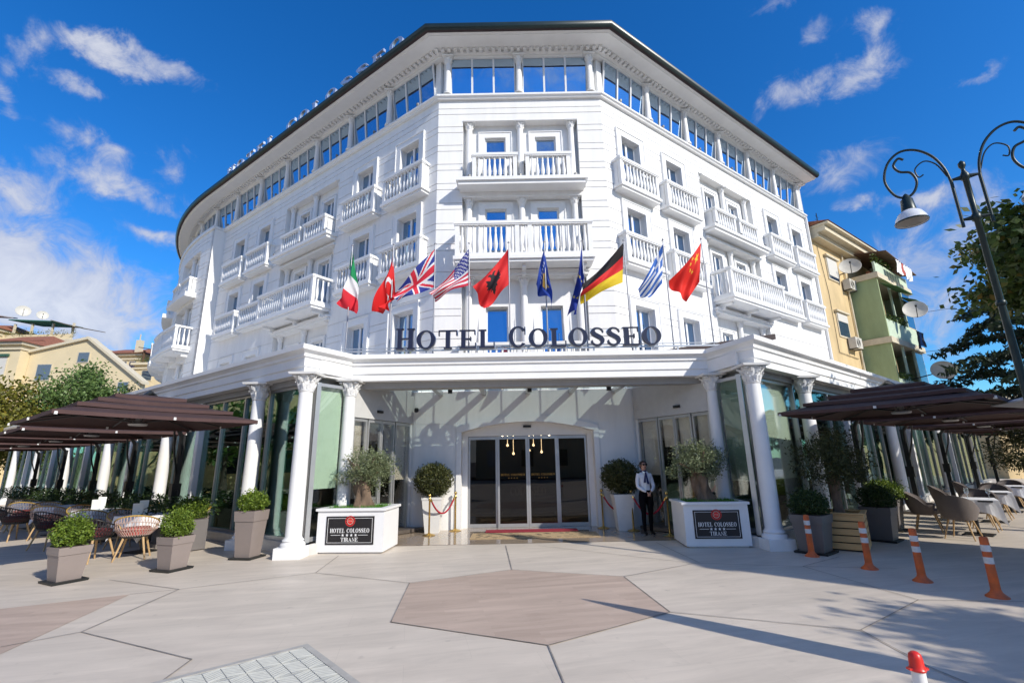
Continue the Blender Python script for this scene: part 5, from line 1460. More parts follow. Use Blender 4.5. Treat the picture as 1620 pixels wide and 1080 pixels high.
# =================================================================== neighbouring buildings
YELLOW = mat('yellow_render', (.66, .50, .27), .85, var=.13, scale=1.1, bump=.2, stretch=(1, 1, .35)); CREAM = mat('cream_render', (.72, .60, .38), .8, var=.06, scale=.5, bump=.15)
MINT = mat('mint_render', (.36, .45, .24), .85, var=.14, scale=1.2, stretch=(1, 1, .35)); MINTP = mat('pale_mint_render', (.55, .66, .50), .8, var=.08); CREAMTRIM = mat('cream_trim', (.66, .58, .42), .7, var=.08)
TERRA = mat('terracotta_tile', (.34, .13, .07), .85, var=.25, scale=5, bump=.6, bscale=14); SHUT = mat('roller_shutter', (.62, .60, .55), .7, var=.05, stretch=(1, 1, 12)); DARKW = mat('dark_window', (.02, .025, .03), .2)
def yellow_block():
    t = thing('apartment_building', 'yellow apartment block with mint green balconies adjoining the hotel on the right', 'apartment block', RF(20, -3, 0))
    S0, S1, ZT = 15.75, 26.2, 13.1
    m = MB(); m.fbox(RF, S0, S1, -9, 0, 0, ZT); m.build('wall', YELLOW, t)
    m = MB(); m.fbox(RF, S0-.1, S1+.2, -9.2, .75, ZT+.002, ZT+.30); m.fbox(RF, S0-.1, S1+.2, -9.2, .40, ZT-.25, ZT); m.fbox(RF, S0-.15, S1+.3, -9.2, .95, ZT+.302, ZT+.42); m.build('eave', CREAMTRIM, t)
    m = MB(); m.add([RF(S0-.2, 1.0, ZT+.43), RF(S1+.35, 1.0, ZT+.43), RF(S1+.35, -4, ZT+1.9), RF(S0-.2, -4, ZT+1.9), RF(S0-.2, -4, ZT+.43), RF(S1+.35, -4, ZT+.43)], [(0, 1, 2, 3), (0, 3, 4), (1, 5, 2)]); m.build('roof', TERRA, t)
    def win(s0, s1, z0, z1, sh):
        m = MB(); m.fbox(RF, s0, s1, .003, .05, z0, z1); f = m.build('window', CREAMTRIM, t)
        m = MB(); m.fbox(RF, s0+.08, s1-.08, .052, .056, z0+.08, z1-.08); m.build('pane', HOUSEGLASS, f)
        m = MB(); zz = z1-.05-(z1-z0-.1)*sh; m.fbox(RF, s0+.07, s1-.07, .057, .085, zz, z1-.05); m.build('shutter', SHUT, f)
        m = MB(); m.fbox(RF, s0-.12, s1+.12, .001, .18, z1+.002, z1+.09); m.build('lintel', CREAMTRIM, f)
    win(17.0, 18.4, 10.9, 12.2, .85); win(17.0, 18.4, 7.7, 9.05, .35); win(17.0, 18.4, 4.5, 5.8, .3)
    # mint balcony bay
    B0, B1, OB = 19.7, 25.0, 1.35
    for k, (z0, z1) in enumerate(((.0, 4.2), (4.55, 7.45), (7.8, 11.1))):
        m = MB(); m.fbox(RF, B0, B0+.12, .01, OB, z0, z1 if k < 2 else 11.1); m.build('balcony_side', MINT, t)
        m = MB(); m.fbox(RF, B0+.121, B1, OB-.12, OB, z0, z0+1.0 if k else 3.2); m.build('parapet', MINTP, t)
        m = MB(); m.fbox(RF, B0-.12, B1+.1, .01, OB+.12, z1+.002, z1+.32); m.build('balcony_slab', CREAMTRIM, t)
        if k:
            m = MB(); m.fbox(RF, B0+.8, B1-.3, .01, .03, z0+.1, z1-.3); m.build('balcony_door', DARKW, t)
            for s in (21.6, 23.4):
                m = MB(); m.fbox(RF, s, s+.1, OB-.11, OB-.01, z0+1.0, z1); m.build('post', MINTP, t)
    m = MB(); m.fbox(RF, B0+.121, B1, OB-.10, OB, 11.43, 12.1); m.fbox(RF, 22.8, 23.0, .3, OB-.11, 11.43, 13.0); m.build('parapet', MINTP, t)
    for k, (z0, z1) in enumerate(((.0, 4.2), (4.55, 7.45), (7.8, 11.1))):
        m = MB(); m.fbox(RF, B1-.1, B1, .04, OB-.125, z0, z1); m.build('balcony_side', MINTP, t)
        if k:
            m = MB(); m.fbox(RF, 23.5, B1-.05, OB-.08, OB-.03, z0+1.0, z1); f = m.build('window', CREAMTRIM, t)
            m = MB(); m.fbox(RF, 23.58, B1-.13, OB-.028, OB-.02, z0+1.1, z1-.1); m.build('pane', HOUSEGLASS, f)
    # green awning cloths on the balconies
    for (z, a, b) in ((10.55, 20.0, 22.5), (10.3, 22.8, 25.0)):
        m = MB(); m.add([RF(a, OB+.02, z+.3), RF(b, OB+.02, z+.3), RF(b, OB+.75, z-.1), RF(a, OB+.75, z-.1), RF(a, OB+.02, z+.27), RF(b, OB+.02, z+.27), RF(b, OB+.75, z-.13), RF(a, OB+.75, z-.13)], [(0, 1, 2, 3), (7, 6, 5, 4), (3, 2, 6, 7), (0, 3, 7, 4), (1, 5, 6, 2)]); m.build('awning', mat('green_awning', (.08, .20, .06) if a < 21 else (.03, .08, .07), .7), t)
    m = MB(); m.fbox(RF, S1-.02, S1+.02, -9, .01, 0, ZT-.3); m.build('side_wall', YELLOW, t)
    m = MB(); m.add([RF(20.2, .1, 13.0), RF(25, .1, 12.6), RF(25, 1.9, 12.2), RF(20.2, 1.9, 12.6), RF(20.2, .1, 13.05), RF(25, .1, 12.65), RF(25, 1.9, 12.25), RF(20.2, 1.9, 12.65)], [(0, 1, 2, 3), (7, 6, 5, 4), (0, 4, 5, 1), (2, 6, 7, 3), (0, 3, 7, 4), (1, 5, 6, 2)]); m.build('terrace_roof', mat('corrugated_brown', (.16, .09, .06), .8, var=.2, scale=8), t)
    rng = random.Random(14)
    for s0, s1, zz in ((20.0, 22.4, 12.2), (20.2, 22.6, 8.85), (20.0, 21.6, 5.6)):
        m = MB()
        for k in range(5): leaf_cloud(m, RF(s0+(s1-s0)*k/4, OB-.02, zz+.1), (.22, .18, .28), 60, .13, rng, shell=.1)
        tag(m.build('balcony_plants', TREE_G, t, recalc=False), kind='stuff')
    for k, s_ in enumerate((20.3, 21.0, 21.7)):
        m = MB(); m.lathe([(.11, 11.43), (.15, 11.70), (.16, 11.72)], RF(s_, .9, 0)[:2]+(0,), 10); m.build('flower_pot', TERRA, t)
    m = MB(); m.tube([RF(16.2, .04, 12.6), RF(16.6, .04, 10), RF(16.5, .04, 6.8), RF(18.9, .04, 6.7)], .015, 4); m.build('cable', BLACK, t)
    m = MB(); m.tube([RF(19.3, .08, 0), RF(19.3, .08, 12.8)], .05, 8); m.build('drainpipe', CREAMTRIM, t)
    m = MB(); m.tube([RF(20, -1, 13.9), RF(20, -1, 16.2)], .025, 5)
    for k in range(4): m.tube([RF(19.6+.06*k, -1, 15.2+.25*k), RF(20.4-.06*k, -1, 15.2+.25*k)], .015, 4)
    m.build('aerial', BLACK, t)
    m = MB(); m.tube([RF(22.6, OB, 7.2), RF(25.5, 3.4, 7.5)], .012, 4); m.tube([RF(24.9, OB, 9.9), RF(26.4, 3.0, 10.1)], .012, 4); m.build('laundry_pole', BLACK, t)
yellow_block()
def dish(F, s, o, z, r, label, aim=(-.5, -.8, .35), group='satellite dishes'):
    p = Vector(F(s, o, z)); d = Vector(aim).normalized(); M = Matrix.Translation(p) @ d.to_track_quat('Z', 'Y').to_matrix().to_4x4()
    t = thing('satellite_dish', label, 'satellite dish', tuple(p), group)
    m = MB(); prof = [(.01, 0), (r*.4, r*.04), (r*.75, r*.14), (r, r*.26), (r*.98, r*.29), (r*.72, r*.17), (r*.38, r*.07), (.01, .03)]
    m.lathe(prof, (0, 0, 0), 24, F=lambda x, y, z: tuple(M @ Vector((x, y, z)))); m.build('reflector', mat('dish_cream', (.60, .57, .50), .5, var=.06), t, smooth=True, recalc=False)
    m = MB(); m.tube([tuple(M @ Vector((0, -r, r*.26))), tuple(M @ Vector((0, -r*.1, r*.95)))], .018, 6); m.lathe([(.03, -.06), (.05, 0), (.05, .06)], tuple(M @ Vector((0, -r*.1, r*.95))), 8); m.build('feed_arm', BLACK, t)
    q = Vector(F(s, 0.02 if o > .05 else o, z-.25)); m = MB(); m.tube([tuple(p), tuple(p.lerp(q, .5)+Vector((0, 0, -.1))), tuple(q)], .03, 6); m.build('mount', BLACK, t)
dish(RF, 18.7, .55, 11.75, .52, 'round cream satellite dish beside the top shutter of the yellow block')
dish(RF, 21.6, 2.2, 9.3, .55, 'cream satellite dish in front of the green balconies')
dish(RF, 22.4, 2.6, 5.95, .55, 'cream satellite dish low on the green balconies above the parasols')
def ac(s, z, label):
    t = thing('air_conditioner', label, 'air conditioner', RF(s, .25, z), 'outdoor units on the yellow wall')
    m = MB(); m.fbox(RF, s-.42, s+.42, .06, .40, z, z+.58); m.build('housing', mat('unit_cream', (.62, .60, .54), .5, var=.05), t)
    c = RF(s-.12, .405, z+.29); m = MB()
    for r in (.08, .15, .22): m.tube([RF(s-.1+r*math.cos(a), .41, z+.29+r*math.sin(a)) for a in [2*PI*i/20 for i in range(20)]], .008, 4, closed=True)
    m.build('fan_grille', BLACK, t)
    for k in (-.325, .325):
        m = MB(); m.fbox(RF, s+k-.025, s+k+.025, .0, .42, z-.05, z-.002); m.build('bracket', BLACK, t)
ac(19.15, 10.6, 'outdoor air conditioner under the upper dish on the yellow wall'); ac(18.3, 7.15, 'outdoor air conditioner below the lower shuttered window on the yellow wall')
def laundry(s0, n, z, o, cols, label):
    t = thing('laundry', label, 'laundry', RF(s0, o, z)); rng = random.Random(int(s0*10))
    m = MB(); m.tube([RF(s0-.1, o, z), RF(s0+n*.42+.1, o, z)], .01, 4); m.build('line', BLACK, t)
    for k in range(n):
        m = MB(); a = s0+.42*k; h = rng.uniform(.7, 1.15); N = 6
        for i in range(N):
            for j in range(4):
                def P(ii, jj): return RF(a+.39*jj/4, o+.04*math.sin(jj*2+ii*.8+k), z-h*ii/N)
                m.quad(P(i, j), P(i, j+1), P(i+1, j+1), P(i+1, j))
        m.build('cloth', cols[k % len(cols)], t, smooth=True)
laundry(21.3, 6, 12.35, 1.95, [CLOTH, CLOTH, mat('cloth_red', (.45, .08, .06), .8), CLOTH], 'white sheets drying on the top balcony of the green block')
laundry(22.0, 3, 8.3, 1.95, [mat('cloth_dark', (.06, .055, .07), .8), mat('cloth_blue', (.08, .16, .35), .8)], 'dark clothes drying on the middle balcony of the green block')

def house(name, label, loc, wall_m, x0, x1, y0, y1, zt, wins, gable=None, cornice=True, roofm=None):
    t = thing(name, label, 'house', loc)
    m = MB()
    if gable:
        zr, xr = gable; n = [(x0, 0), (x1, 0), (x1, zt[1]), (xr, zr), (x0, zt[0])]
        m.add([(x, y0, z) for x, z in n]+[(x, y1, z) for x, z in n], [(0, 1, 2, 3, 4), (9, 8, 7, 6, 5), (0, 5, 6, 1), (1, 6, 7, 2), (4, 9, 5, 0)])
        m.build('wall', wall_m, t)
        m = MB()
        for (xa, za, xb, zb) in ((x0-.4, zt[0]-.15, xr, zr), (xr, zr, x1+.4, zt[1]-.15)):
            P = [(xa, y0-.3, za+.01), (xb, y0-.3, zb+.01), (xb, y1, zb+.01), (xa, y1, za+.01)]
            m.add(P+[(p[0], p[1], p[2]+.28) for p in P], [(0, 1, 2, 3), (7, 6, 5, 4), (0, 4, 5, 1), (2, 6, 7, 3), (0, 3, 7, 4), (1, 5, 6, 2)])
        m.build('roof', CREAMTRIM if not roofm else roofm, t)
    else:
        m.box(x0, x1, y0, y1, 0, zt); m.build('wall', wall_m, t)
        if cornice:
            m = MB(); m.box(x0-.3, x1+.3, y0-.35, y1+.3, zt+.002, zt+.3); m.box(x0-.15, x1+.1, y0-.18, y1, zt-.5, zt-.3); m.build('cornice', CREAMTRIM, t)
        if roofm:
            m = MB(); h = 1.6; m.add([(x0-.5, y0-.6, zt+.3), (x1+.5, y0-.6, zt+.3), (x1+.5, y1+.6, zt+.3), (x0-.5, y1+.6, zt+.3), (x0+1.5, (y0+y1)/2, zt+h), (x1-1.5, (y0+y1)/2, zt+h)], [(0, 1, 5, 4), (2, 3, 4, 5), (0, 4, 3), (1, 2, 5), (0, 3, 2, 1)]); m.build('roof', roofm, t)
    for (a, b, c, d, kind) in wins:
        m = MB(); m.box(a, b, y0-.06, y0-.003, c, d); f = m.build('window', CREAMTRIM, t)
        m = MB(); m.box(a+.1, b-.1, y0-.075, y0-.062, c+.1, d-.1); m.build('pane', HOUSEGLASS if kind else SHUT, f)
        if not kind: m = MB(); m.box(a-.1, b+.1, y0-.25, y0-.061, d+.002, d+.25); m.build('awning_box', mat('green_box', (.04, .12, .08), .6), f)
    return t
gh = house('gable_house', 'cream gabled house with a small attic window behind the left trees', (-45, 50, 0), CREAM, -50.2, -38.2, 48, 48.7, (13.6, 10.2), [(-45.2, -43.9, 12.4, 13.6, 1), (-49.2, -47.6, 10.6, 12.4, 1), (-40.5, -39.3, 9.3, 10.4, 1)], gable=(14.9, -44.3))
m = MB(); m.box(-50, -39, 48.702, 56, 0, 9.8); m.build('rear_wall', CREAM, gh)
house('cream_house', 'cream house with shuttered window at the far left', (-55, 50, 0), CREAM, -60, -50.25, 47, 56, 14.2, [(-53.3, -51.3, 11.0, 13.0, 0), (-57.2, -55.4, 11.0, 13.0, 0)], roofm=TERRA)
tb = house('terrace_house', 'cream house with roof terrace and green pergola behind the gabled house', (-58, 60, 0), CREAM, -63, -54.6, 56.5, 64, 17.0, [(-57.6, -56.2, 14.9, 16.3, 1), (-61, -59.6, 14.9, 16.3, 1)])
m = MB(); m.box(-63, -54.6, 56.4, 56.6, 17.305, 18.0); m.build('parapet', CREAM, tb)
for x in (-62.6, -60.4, -57.8, -55.2):
    m = MB(); m.box(x, x+.2, 57, 57.2, 17.31, 19.6); m.build('pergola_post', CREAMTRIM, tb)
def slab(pts, th, nm, m_, par):
    m = MB(); m.add(pts+[(x, y, z+th) for x, y, z in pts], [(0, 1, 2, 3), (7, 6, 5, 4), (0, 4, 5, 1), (2, 6, 7, 3), (0, 3, 7, 4), (1, 5, 6, 2)]); m.build(nm, m_, par)
slab([(-63, 56.6, 20.0), (-57.6, 56.6, 19.7), (-57.6, 61, 20.1), (-63, 61, 20.4)], .12, 'pergola_roof', mat('pergola_green', (.02, .14, .10), .7), tb)
slab([(-57.5, 56.4, 19.8), (-54.4, 56.2, 18.9), (-54.4, 61, 19.4), (-57.5, 61, 20.0)], .08, 'reed_screen', mat('reed_mat', (.16, .12, .08), .9, var=.3, scale=6), tb)
m = MB(); rng = random.Random(8)
for k in range(9): leaf_cloud(m, (-62.5+k, 56.5, 18.15), (.5, .3, .35+.2*(k % 3)), 70, .18, rng, shell=.1)
tag(m.build('terrace_plants', TREE_Y, tb, recalc=False), kind='stuff')
for i, (x, y, z, l) in enumerate([(-62.4, 57.5, 21.4, 'white satellite dish on the terrace roof at the far left, larger one'), (-60.1, 57.8, 20.9, 'white satellite dish on the terrace roof, right one')]):
    dish(lambda s, o, zz: (s, y+o, zz), x, 0, z, .75 if i == 0 else .6, l, aim=(.75, -.6, .25))
lt = house('rooftop_house', 'tall cream house with red roof and terrace at the far left edge', (-68, 58, 0), CREAM, -74, -63.2, 55, 63, 18.4, [(-66.4, -65, 15.8, 17.3, 1)], roofm=TERRA)
slab([(-70, 54.2, 20.6), (-63.4, 54.2, 20.1), (-63.4, 58, 20.6), (-70, 58, 21.1)], .12, 'awning', mat('faded_awning', (.42, .40, .42), .8), lt)
at = house('attic_house', 'low cream house with long dark attic windows behind the gabled house', (-55, 53, 0), CREAM, -58.5, -52.2, 51, 56, 15.3, [(-56.6, -54.6, 13.9, 15.0, 1), (-54.4, -52.6, 13.9, 15.0, 1)], roofm=TERRA)
house('red_roof_house', 'cream house with red tiled roof between gabled house and hotel', (-45, 64, 0), CREAM, -52.8, -46.6, 58, 64, 15.4, [(-49.6, -48.2, 13.4, 14.8, 1), (-48, -47, 13.4, 14.8, 1)], roofm=TERRA)
lw = house('low_house', 'pale house with terrace roof next to the hotel tower', (-42, 64, 0), CREAM, -46.4, -40.5, 57, 64, 14.0, [(-45.4, -44, 12.0, 13.4, 1), (-43, -41.6, 12.0, 13.4, 1)])
slab([(-46.2, 56.8, 16.2), (-41.2, 56.6, 15.3), (-41.2, 61, 15.8), (-46.2, 61, 16.6)], .1, 'pergola_roof', MATS['reed_mat'], lw)
for x in (-45.8, -43.6, -41.6):
    m = MB(); m.box(x, x+.15, 57.2, 57.35, 14.31, 15.9 if x < -42 else 15.4); m.build('pergola_post', mat('brown_wood', (.14, .08, .05), .8), lw)
m = MB(); rng = random.Random(9)
for k in range(6): leaf_cloud(m, (-46+k, 57, 14.6), (.5, .3, .4), 60, .16, rng, shell=.1)
tag(m.build('terrace_plants', TREE_Y, lw, recalc=False), kind='stuff')
m = MB(); m.box(-47.6, -47.0, 58, 58.6, 15.5, 17.5); m.box(-47.4, -47.3, 58.2, 58.3, 17.5, 18.3); m.build('chimney', CREAMTRIM, lw)
# buildings across the street, outside the picture, seen only as reflections
def street_block(label, x0, x1, y0, y1, h, m_, face):
    t = thing('street_building', label, 'building', ((x0+x1)/2, (y0+y1)/2, 0)); rng = random.Random(int(x0*7+y0))
    m = MB(); m.box(x0, x1, y0, y1, 0, h); m.build('wall', m_, t)
    m = MB(); m.box(x0-.4, x1+.4, y0-.4, y1+.4, h+.002, h+.3); m.build('cornice', CREAMTRIM, t)
    for z in [1.2+3.1*k for k in range(int((h-2)/3.1))]:
        L = (y1-y0) if face in 'ew' else (x1-x0); n = max(1, int(L/3.2))
        for k in range(n):
            c = (y0 if face in 'ew' else x0)+L*(k+.5)/n
            m = MB()
            if face == 'e': m.box(x1+.003, x1+.06, c-.6, c+.6, z, z+1.7)
            elif face == 'w': m.box(x0-.06, x0-.003, c-.6, c+.6, z, z+1.7)
            else: m.box(c-.6, c+.6, y1+.003, y1+.06, z, z+1.7)
            m.build('window', [MATS['green_box'], DARKW, SHUT][rng.randrange(3)], t)
street_block('yellow street building left of the picture, mirrored in the terrace glass', -46, -36, 2, 27, 13, YELLOW, 'e')
street_block('cream street building behind the camera on the left', -30, -6, -32, -22, 12, CREAM, 'n')
street_block('cream street building behind the camera', -4, 14, -34, -24, 10, CREAM, 'n')
def shade_block():  # made-up block out of view, shaped so its shadow falls across the plaza
    t = thing('street_building', 'unseen narrow yellow block outside the right edge, added to shade the plaza', 'building', (14.2, 1.5, 0))
    P = [(13.4, -1.1), (12.5, 2.9), (14.9, 4.4), (16.2, .2)]
    def prism(g, z0, z1, nm, m_):
        c = Vector((14.25, 1.6)); Q = [tuple(c+(Vector(p)-c)*g) for p in P]; m = MB()
        m.add([(x, y, z0) for x, y in Q]+[(x, y, z1) for x, y in Q], [(0, 1, 2, 3), (7, 6, 5, 4)]+[(i, (i+1) % 4, 4+(i+1) % 4, 4+i) for i in range(4)]); m.build(nm, m_, t)
    prism(.96, 0, 8.8, 'wall', YELLOW); prism(1.0, 8.802, 9.1, 'cornice', CREAMTRIM)
    F, L_ = line_frame(Vector(P[1]), Vector(P[0]))
    for z in (1.2, 4.3, 7.0):
        for f in (.3, .68):
            m = MB(); m.fbox(F, L_*f-.5, L_*f+.5, -.12, -.03, z, z+1.5); m.build('window', SHUT, t)
shade_block()

# =================================================================== trees
def tree(name, label, c, rad, n, size, lm, base, h, r, seed, clumps, group=None, aspect=.55, shell=.5, clump_r=.35, lean=(0, 0)):
    rng = random.Random(seed); t = thing(name, label, 'tree', base, group)
    m = MB(); branch_tree(m, base, h, r, rng, min(rad[0], rad[1])*.95, n=9, lean=lean); m.build('trunk', BARKD, t, smooth=True)
    m = MB(); leaf_cloud(m, c, rad, n, size, rng, shell=shell, clumps=clumps, clump_r=clump_r, aspect=aspect); m.build('crown', lm, t, recalc=False)
LG = 'trees in front of the left houses'
tree('street_tree', 'broad yellowing tree at the left edge above the parasols', (-33.6, 30.5, 4.6), (5.2, 3.2, 3.1), 16000, .26, TREE_Y, (-33.6, 30.5, 0), 5.5, .22, 71, 60, LG, shell=.2)
tree('street_tree', 'rounded green tree in front of the gabled house', (-28.7, 31.5, 6.1), (2.2, 2.2, 2.6), 9000, .22, TREE_P, (-28.7, 31.5, 0), 6.5, .2, 72, 46, LG, shell=.2)
tree('street_tree', 'low pale green tree between gabled house and hotel tower', (-25.9, 32, 5.2), (1.8, 2, 2.0), 6500, .2, TREE_P, (-25.9, 32, 0), 5.5, .18, 73, 36, LG, shell=.2)
tree('street_tree', 'slim green tree touching the hotel tower', (-25.2, 36, 6.9), (1.5, 1.6, 2.7), 6000, .2, TREE_G, (-25.2, 36, 0), 7.5, .18, 74, 36, LG, shell=.2)
tree('maple_tree', 'tall broadleaf tree with some yellow leaves at the right edge behind the lamp', (17.0, 13.2, 7.6), (3.5, 3.2, 1.9), 12500, .25, MAPLE, (19.0, 13.5, 0), 8.8, .26, 75, 40, aspect=.6, clump_r=.28, lean=(-1.6, 0))
tree('street_tree', 'dense street tree right of the camera outside the picture', (11.6, -1.9, 5.3), (1.9, 1.9, 1.6), 7000, .17, TREE_G, (11.8, -2.0, 0), 5.5, .16, 76, 34, aspect=.6)
tree('street_tree', 'tall street tree outside the right edge, dappling the canopy with shade', (15.2, 7.6, 7.4), (1.5, 1.5, 1.4), 2600, .20, TREE_G, (15.8, 7.4, 0), 7.5, .14, 77, 22, aspect=.6)
for k_, (x_, y_) in enumerate(((-32.5, 4), (-33, 11), (-32.5, 18))):
    tree('street_tree', 'round street tree left of the picture before the yellow building, %s' % ['first', 'second', 'third'][k_], (x_, y_, 4.2), (3.2, 3.6, 2.6), 2600, .42, TREE_G, (x_, y_, 0), 5, .2, 90+k_, 30, 'street trees left of the picture', shell=.2)
def conifer(label, x, y, h, R, seed):
    rng = random.Random(seed); t = thing('conifer_tree', label, 'conifer', (x, y, 0))
    m = MB(); m.tube([(x, y, 0), (x, y, h)], [.35, .05], 10)
    m2 = MB(); n = 46
    for k in range(n):
        u = k/n; z = 2.2+(h-2.4)*u; a = k*2.399; L = R*(1-u)**.75*rng.uniform(.75, 1.15)+.3
        p = Vector((x, y, z)); e = Vector((x+math.cos(a)*L, y+math.sin(a)*L, z-.10*L+rng.uniform(-.1, .2)))
        m.tube([tuple(p), tuple(p.lerp(e, .5)+Vector((0, 0, .12*L))), tuple(e)], [.07, .05, .015], 5)
        for j in range(int(110*L/R*2)+40):
            f = rng.uniform(.12, 1.03); q = p.lerp(e, f)+Vector((0, 0, .12*L*math.sin(PI*f)))
            w = .35*L*(1-f*.7); q += Vector((rng.uniform(-w, w), rng.uniform(-w, w), rng.uniform(-.12, .05)))
            for _ in range(3): leaf_cloud(m2, q, (.16, .16, .07), 1, .36, rng, shell=0, aspect=.30, drop=.8)
    m.build('trunk', BARKD, t); m2.build('crown', CONIFER, t, recalc=False)
street_block('low tan building at the far end of the right terrace', 33, 52, 33, 44, 5.2, YELLOW, 's')
conifer('dark drooping conifer behind the right parasols', 26.0, 22.3, 12.5, 5.8, 81)

# =================================================================== ground
def stone(name, c1, c2, rough, plank=None):
    m = bpy.data.materials.new(name); m.use_nodes = True; nt = m.node_tree; N = nt.nodes; L = nt.links; b = N['Principled BSDF']
    g = N.new('ShaderNodeNewGeometry'); mp = N.new('ShaderNodeMapping'); mp.inputs['Rotation'].default_value = (0, 0, R_(-12)); L.new(g.outputs['Position'], mp.inputs[0])
    vec = mp.outputs[0]
    br = N.new('ShaderNodeTexBrick'); br.inputs['Scale'].default_value = 1; br.inputs['Brick Width'].default_value = 1.2 if not plank else .9; br.inputs['Row Height'].default_value = .6 if not plank else .10
    br.inputs['Mortar Size'].default_value = .0016 if not plank else .0012; br.inputs['Mortar Smooth'].default_value = .5
    br.inputs['Color1'].default_value = (*c1, 1); br.inputs['Color2'].default_value = (*c2, 1); br.inputs['Mortar'].default_value = (*[x*.80 for x in c1], 1); L.new(vec, br.inputs[0])
    n1 = N.new('ShaderNodeTexNoise'); n1.inputs['Scale'].default_value = 1.7; n1.inputs['Detail'].default_value = 9; n1.inputs['Roughness'].default_value = .68; n1.inputs['Distortion'].default_value = .6
    m2 = N.new('ShaderNodeMapping'); m2.inputs['Scale'].default_value = (.45, 2.2, 1); L.new(vec, m2.inputs[0]); L.new(m2.outputs[0], n1.inputs[0])
    n2 = N.new('ShaderNodeTexNoise'); n2.inputs['Scale'].default_value = .45; n2.inputs['Detail'].default_value = 6; L.new(vec, n2.inputs[0])
    r1 = N.new('ShaderNodeMapRange'); r1.inputs[1].default_value = .3; r1.inputs[2].default_value = .72; r1.inputs[3].default_value = 1.06; r1.inputs[4].default_value = .80; L.new(n1.outputs[0], r1.inputs[0])
    r2 = N.new('ShaderNodeMapRange'); r2.inputs[1].default_value = .35; r2.inputs[2].default_value = .68; r2.inputs[3].default_value = .93; r2.inputs[4].default_value = 1.05; L.new(n2.outputs[0], r2.inputs[0])
    n3 = N.new('ShaderNodeTexNoise'); n3.inputs['Scale'].default_value = 6; n3.inputs['Detail'].default_value = 3; L.new(vec, n3.inputs[0])
    r3 = N.new('ShaderNodeMapRange'); r3.inputs[1].default_value = .66; r3.inputs[2].default_value = .78; r3.inputs[3].default_value = 1; r3.inputs[4].default_value = .80; L.new(n3.outputs[0], r3.inputs[0])
    mu = N.new('ShaderNodeMath'); mu.operation = 'MULTIPLY'; L.new(r1.outputs[0], mu.inputs[0]); L.new(r2.outputs[0], mu.inputs[1])
    mu2 = N.new('ShaderNodeMath'); mu2.operation = 'MULTIPLY'; L.new(mu.outputs[0], mu2.inputs[0]); L.new(r3.outputs[0], mu2.inputs[1])
    mx = N.new('ShaderNodeVectorMath'); mx.operation = 'SCALE'; L.new(br.outputs[0], mx.inputs[0]); L.new(mu2.outputs[0], mx.inputs['Scale'])
    L.new(mx.outputs[0], b.inputs['Base Color'])
    rr = N.new('ShaderNodeMapRange'); rr.inputs[3].default_value = rough-.1; rr.inputs[4].default_value = rough+.12; L.new(n1.outputs[0], rr.inputs[0]); L.new(rr.outputs[0], b.inputs['Roughness'])
    b.inputs['Specular IOR Level'].default_value = .35
    return m
def sheet(name, pts, z, m, kind='structure'):
    me = bpy.data.meshes.new(name); me.from_pydata([(x, y, z) for x, y in pts], [], [tuple(range(len(pts)))]); me.materials.append(m)
    o = bpy.data.objects.new(name, me); COL.objects.link(o); o['kind'] = kind; return o
PLAZA = stone('pale_plaza_stone', (.64, .56, .465), (.61, .535, .445), .5)
sheet('plaza', [(-70, -20), (70, -20), (70, 70), (-70, 70)], 0, PLAZA)
sheet('ground', [(-900, -900), (900, -900), (900, 900), (-900, 900)], -.02, mat('asphalt', (.06, .06, .06), .9, var=.2, scale=3))
BRN = stone('brown_inlay_stone', (.54, .42, .335), (.47, .36, .285), .5, plank=True)
sheet('paving_inlay', [(-1.40, 5.85), (.29, 5.08), (1.75, 6.02), (1.61, 7.76), (-.07, 8.37), (-1.57, 7.61)], .004, BRN)
sheet('paving_inlay', [(-5.40, 7.26), (-4.96, 5.11), (-5.6, 4.2), (-8.5, 5.2), (-6.58, 6.66)], .004, BRN)
JO = [[(-0.21, 10.65), (-0.07, 8.37)], [(0.46, 10.58), (2.98, 8.59), (4.56, 8.21), (5.84, 7.96)], [(2.95, 10.70), (3.07, 8.6)], [(1.61, 7.76), (2.98, 8.59)], [(1.75, 6.02), (3.44, 5.33), (4.83, 6.31), (5.94, 6.16)], [(3.44, 5.33), (3.38, 4.45), (3.6, 3)], [(0.29, 5.08), (0.36, 4.29), (.5, 2)], [(-6.45, 8.18), (-4.87, 7.49), (-3.27, 8.40), (-3.42, 9.86)], [(-3.27, 8.40), (-1.57, 7.61)], [(-4.87, 7.49), (-4.71, 5.71)], [(-4.71, 5.71), (-2.98, 4.90), (-2.93, 4.43), (-2.8, 2.5)], [(-4.71, 5.71), (-5.15, 5.30)], [(4.83, 6.31), (4.56, 8.21)], [(-4.87, 7.49), (-5.40, 7.26)],
 [(-1.40, 5.85), (.29, 5.08), (1.75, 6.02), (1.61, 7.76), (-.07, 8.37), (-1.57, 7.61), (-1.40, 5.85)], [(4.56, 8.21), (5.6, 8.9)]]
m = MB()
for li, l in enumerate(JO):
    for p, q in zip(l[:-1], l[1:]):
        P, Q = Vector(p), Vector(q); d = (Q-P).normalized(); n = Vector((-d.y, d.x))*.0065; zz = .0085
        m.quad((P.x-n.x, P.y-n.y, zz), (Q.x-n.x, Q.y-n.y, zz), (Q.x+n.x, Q.y+n.y, zz), (P.x+n.x, P.y+n.y, zz))
o = m.build('paving_joints', mat('joint_dark', (.36, .32, .28), .9, var=.3, scale=3), recalc=False); o['kind'] = 'structure'
MARB = mat('polished_tan_marble', (.42, .33, .24), .06, var=.10, scale=2.2, spec=.6)
sheet('entrance_floor', [(-3.75, 10.75), (-2.6, 10.86), (3.3, 10.95), (4.6, 10.85), (WRx+.05, YW+.9), (WLx-.05, YW+.9)], .006, MARB)
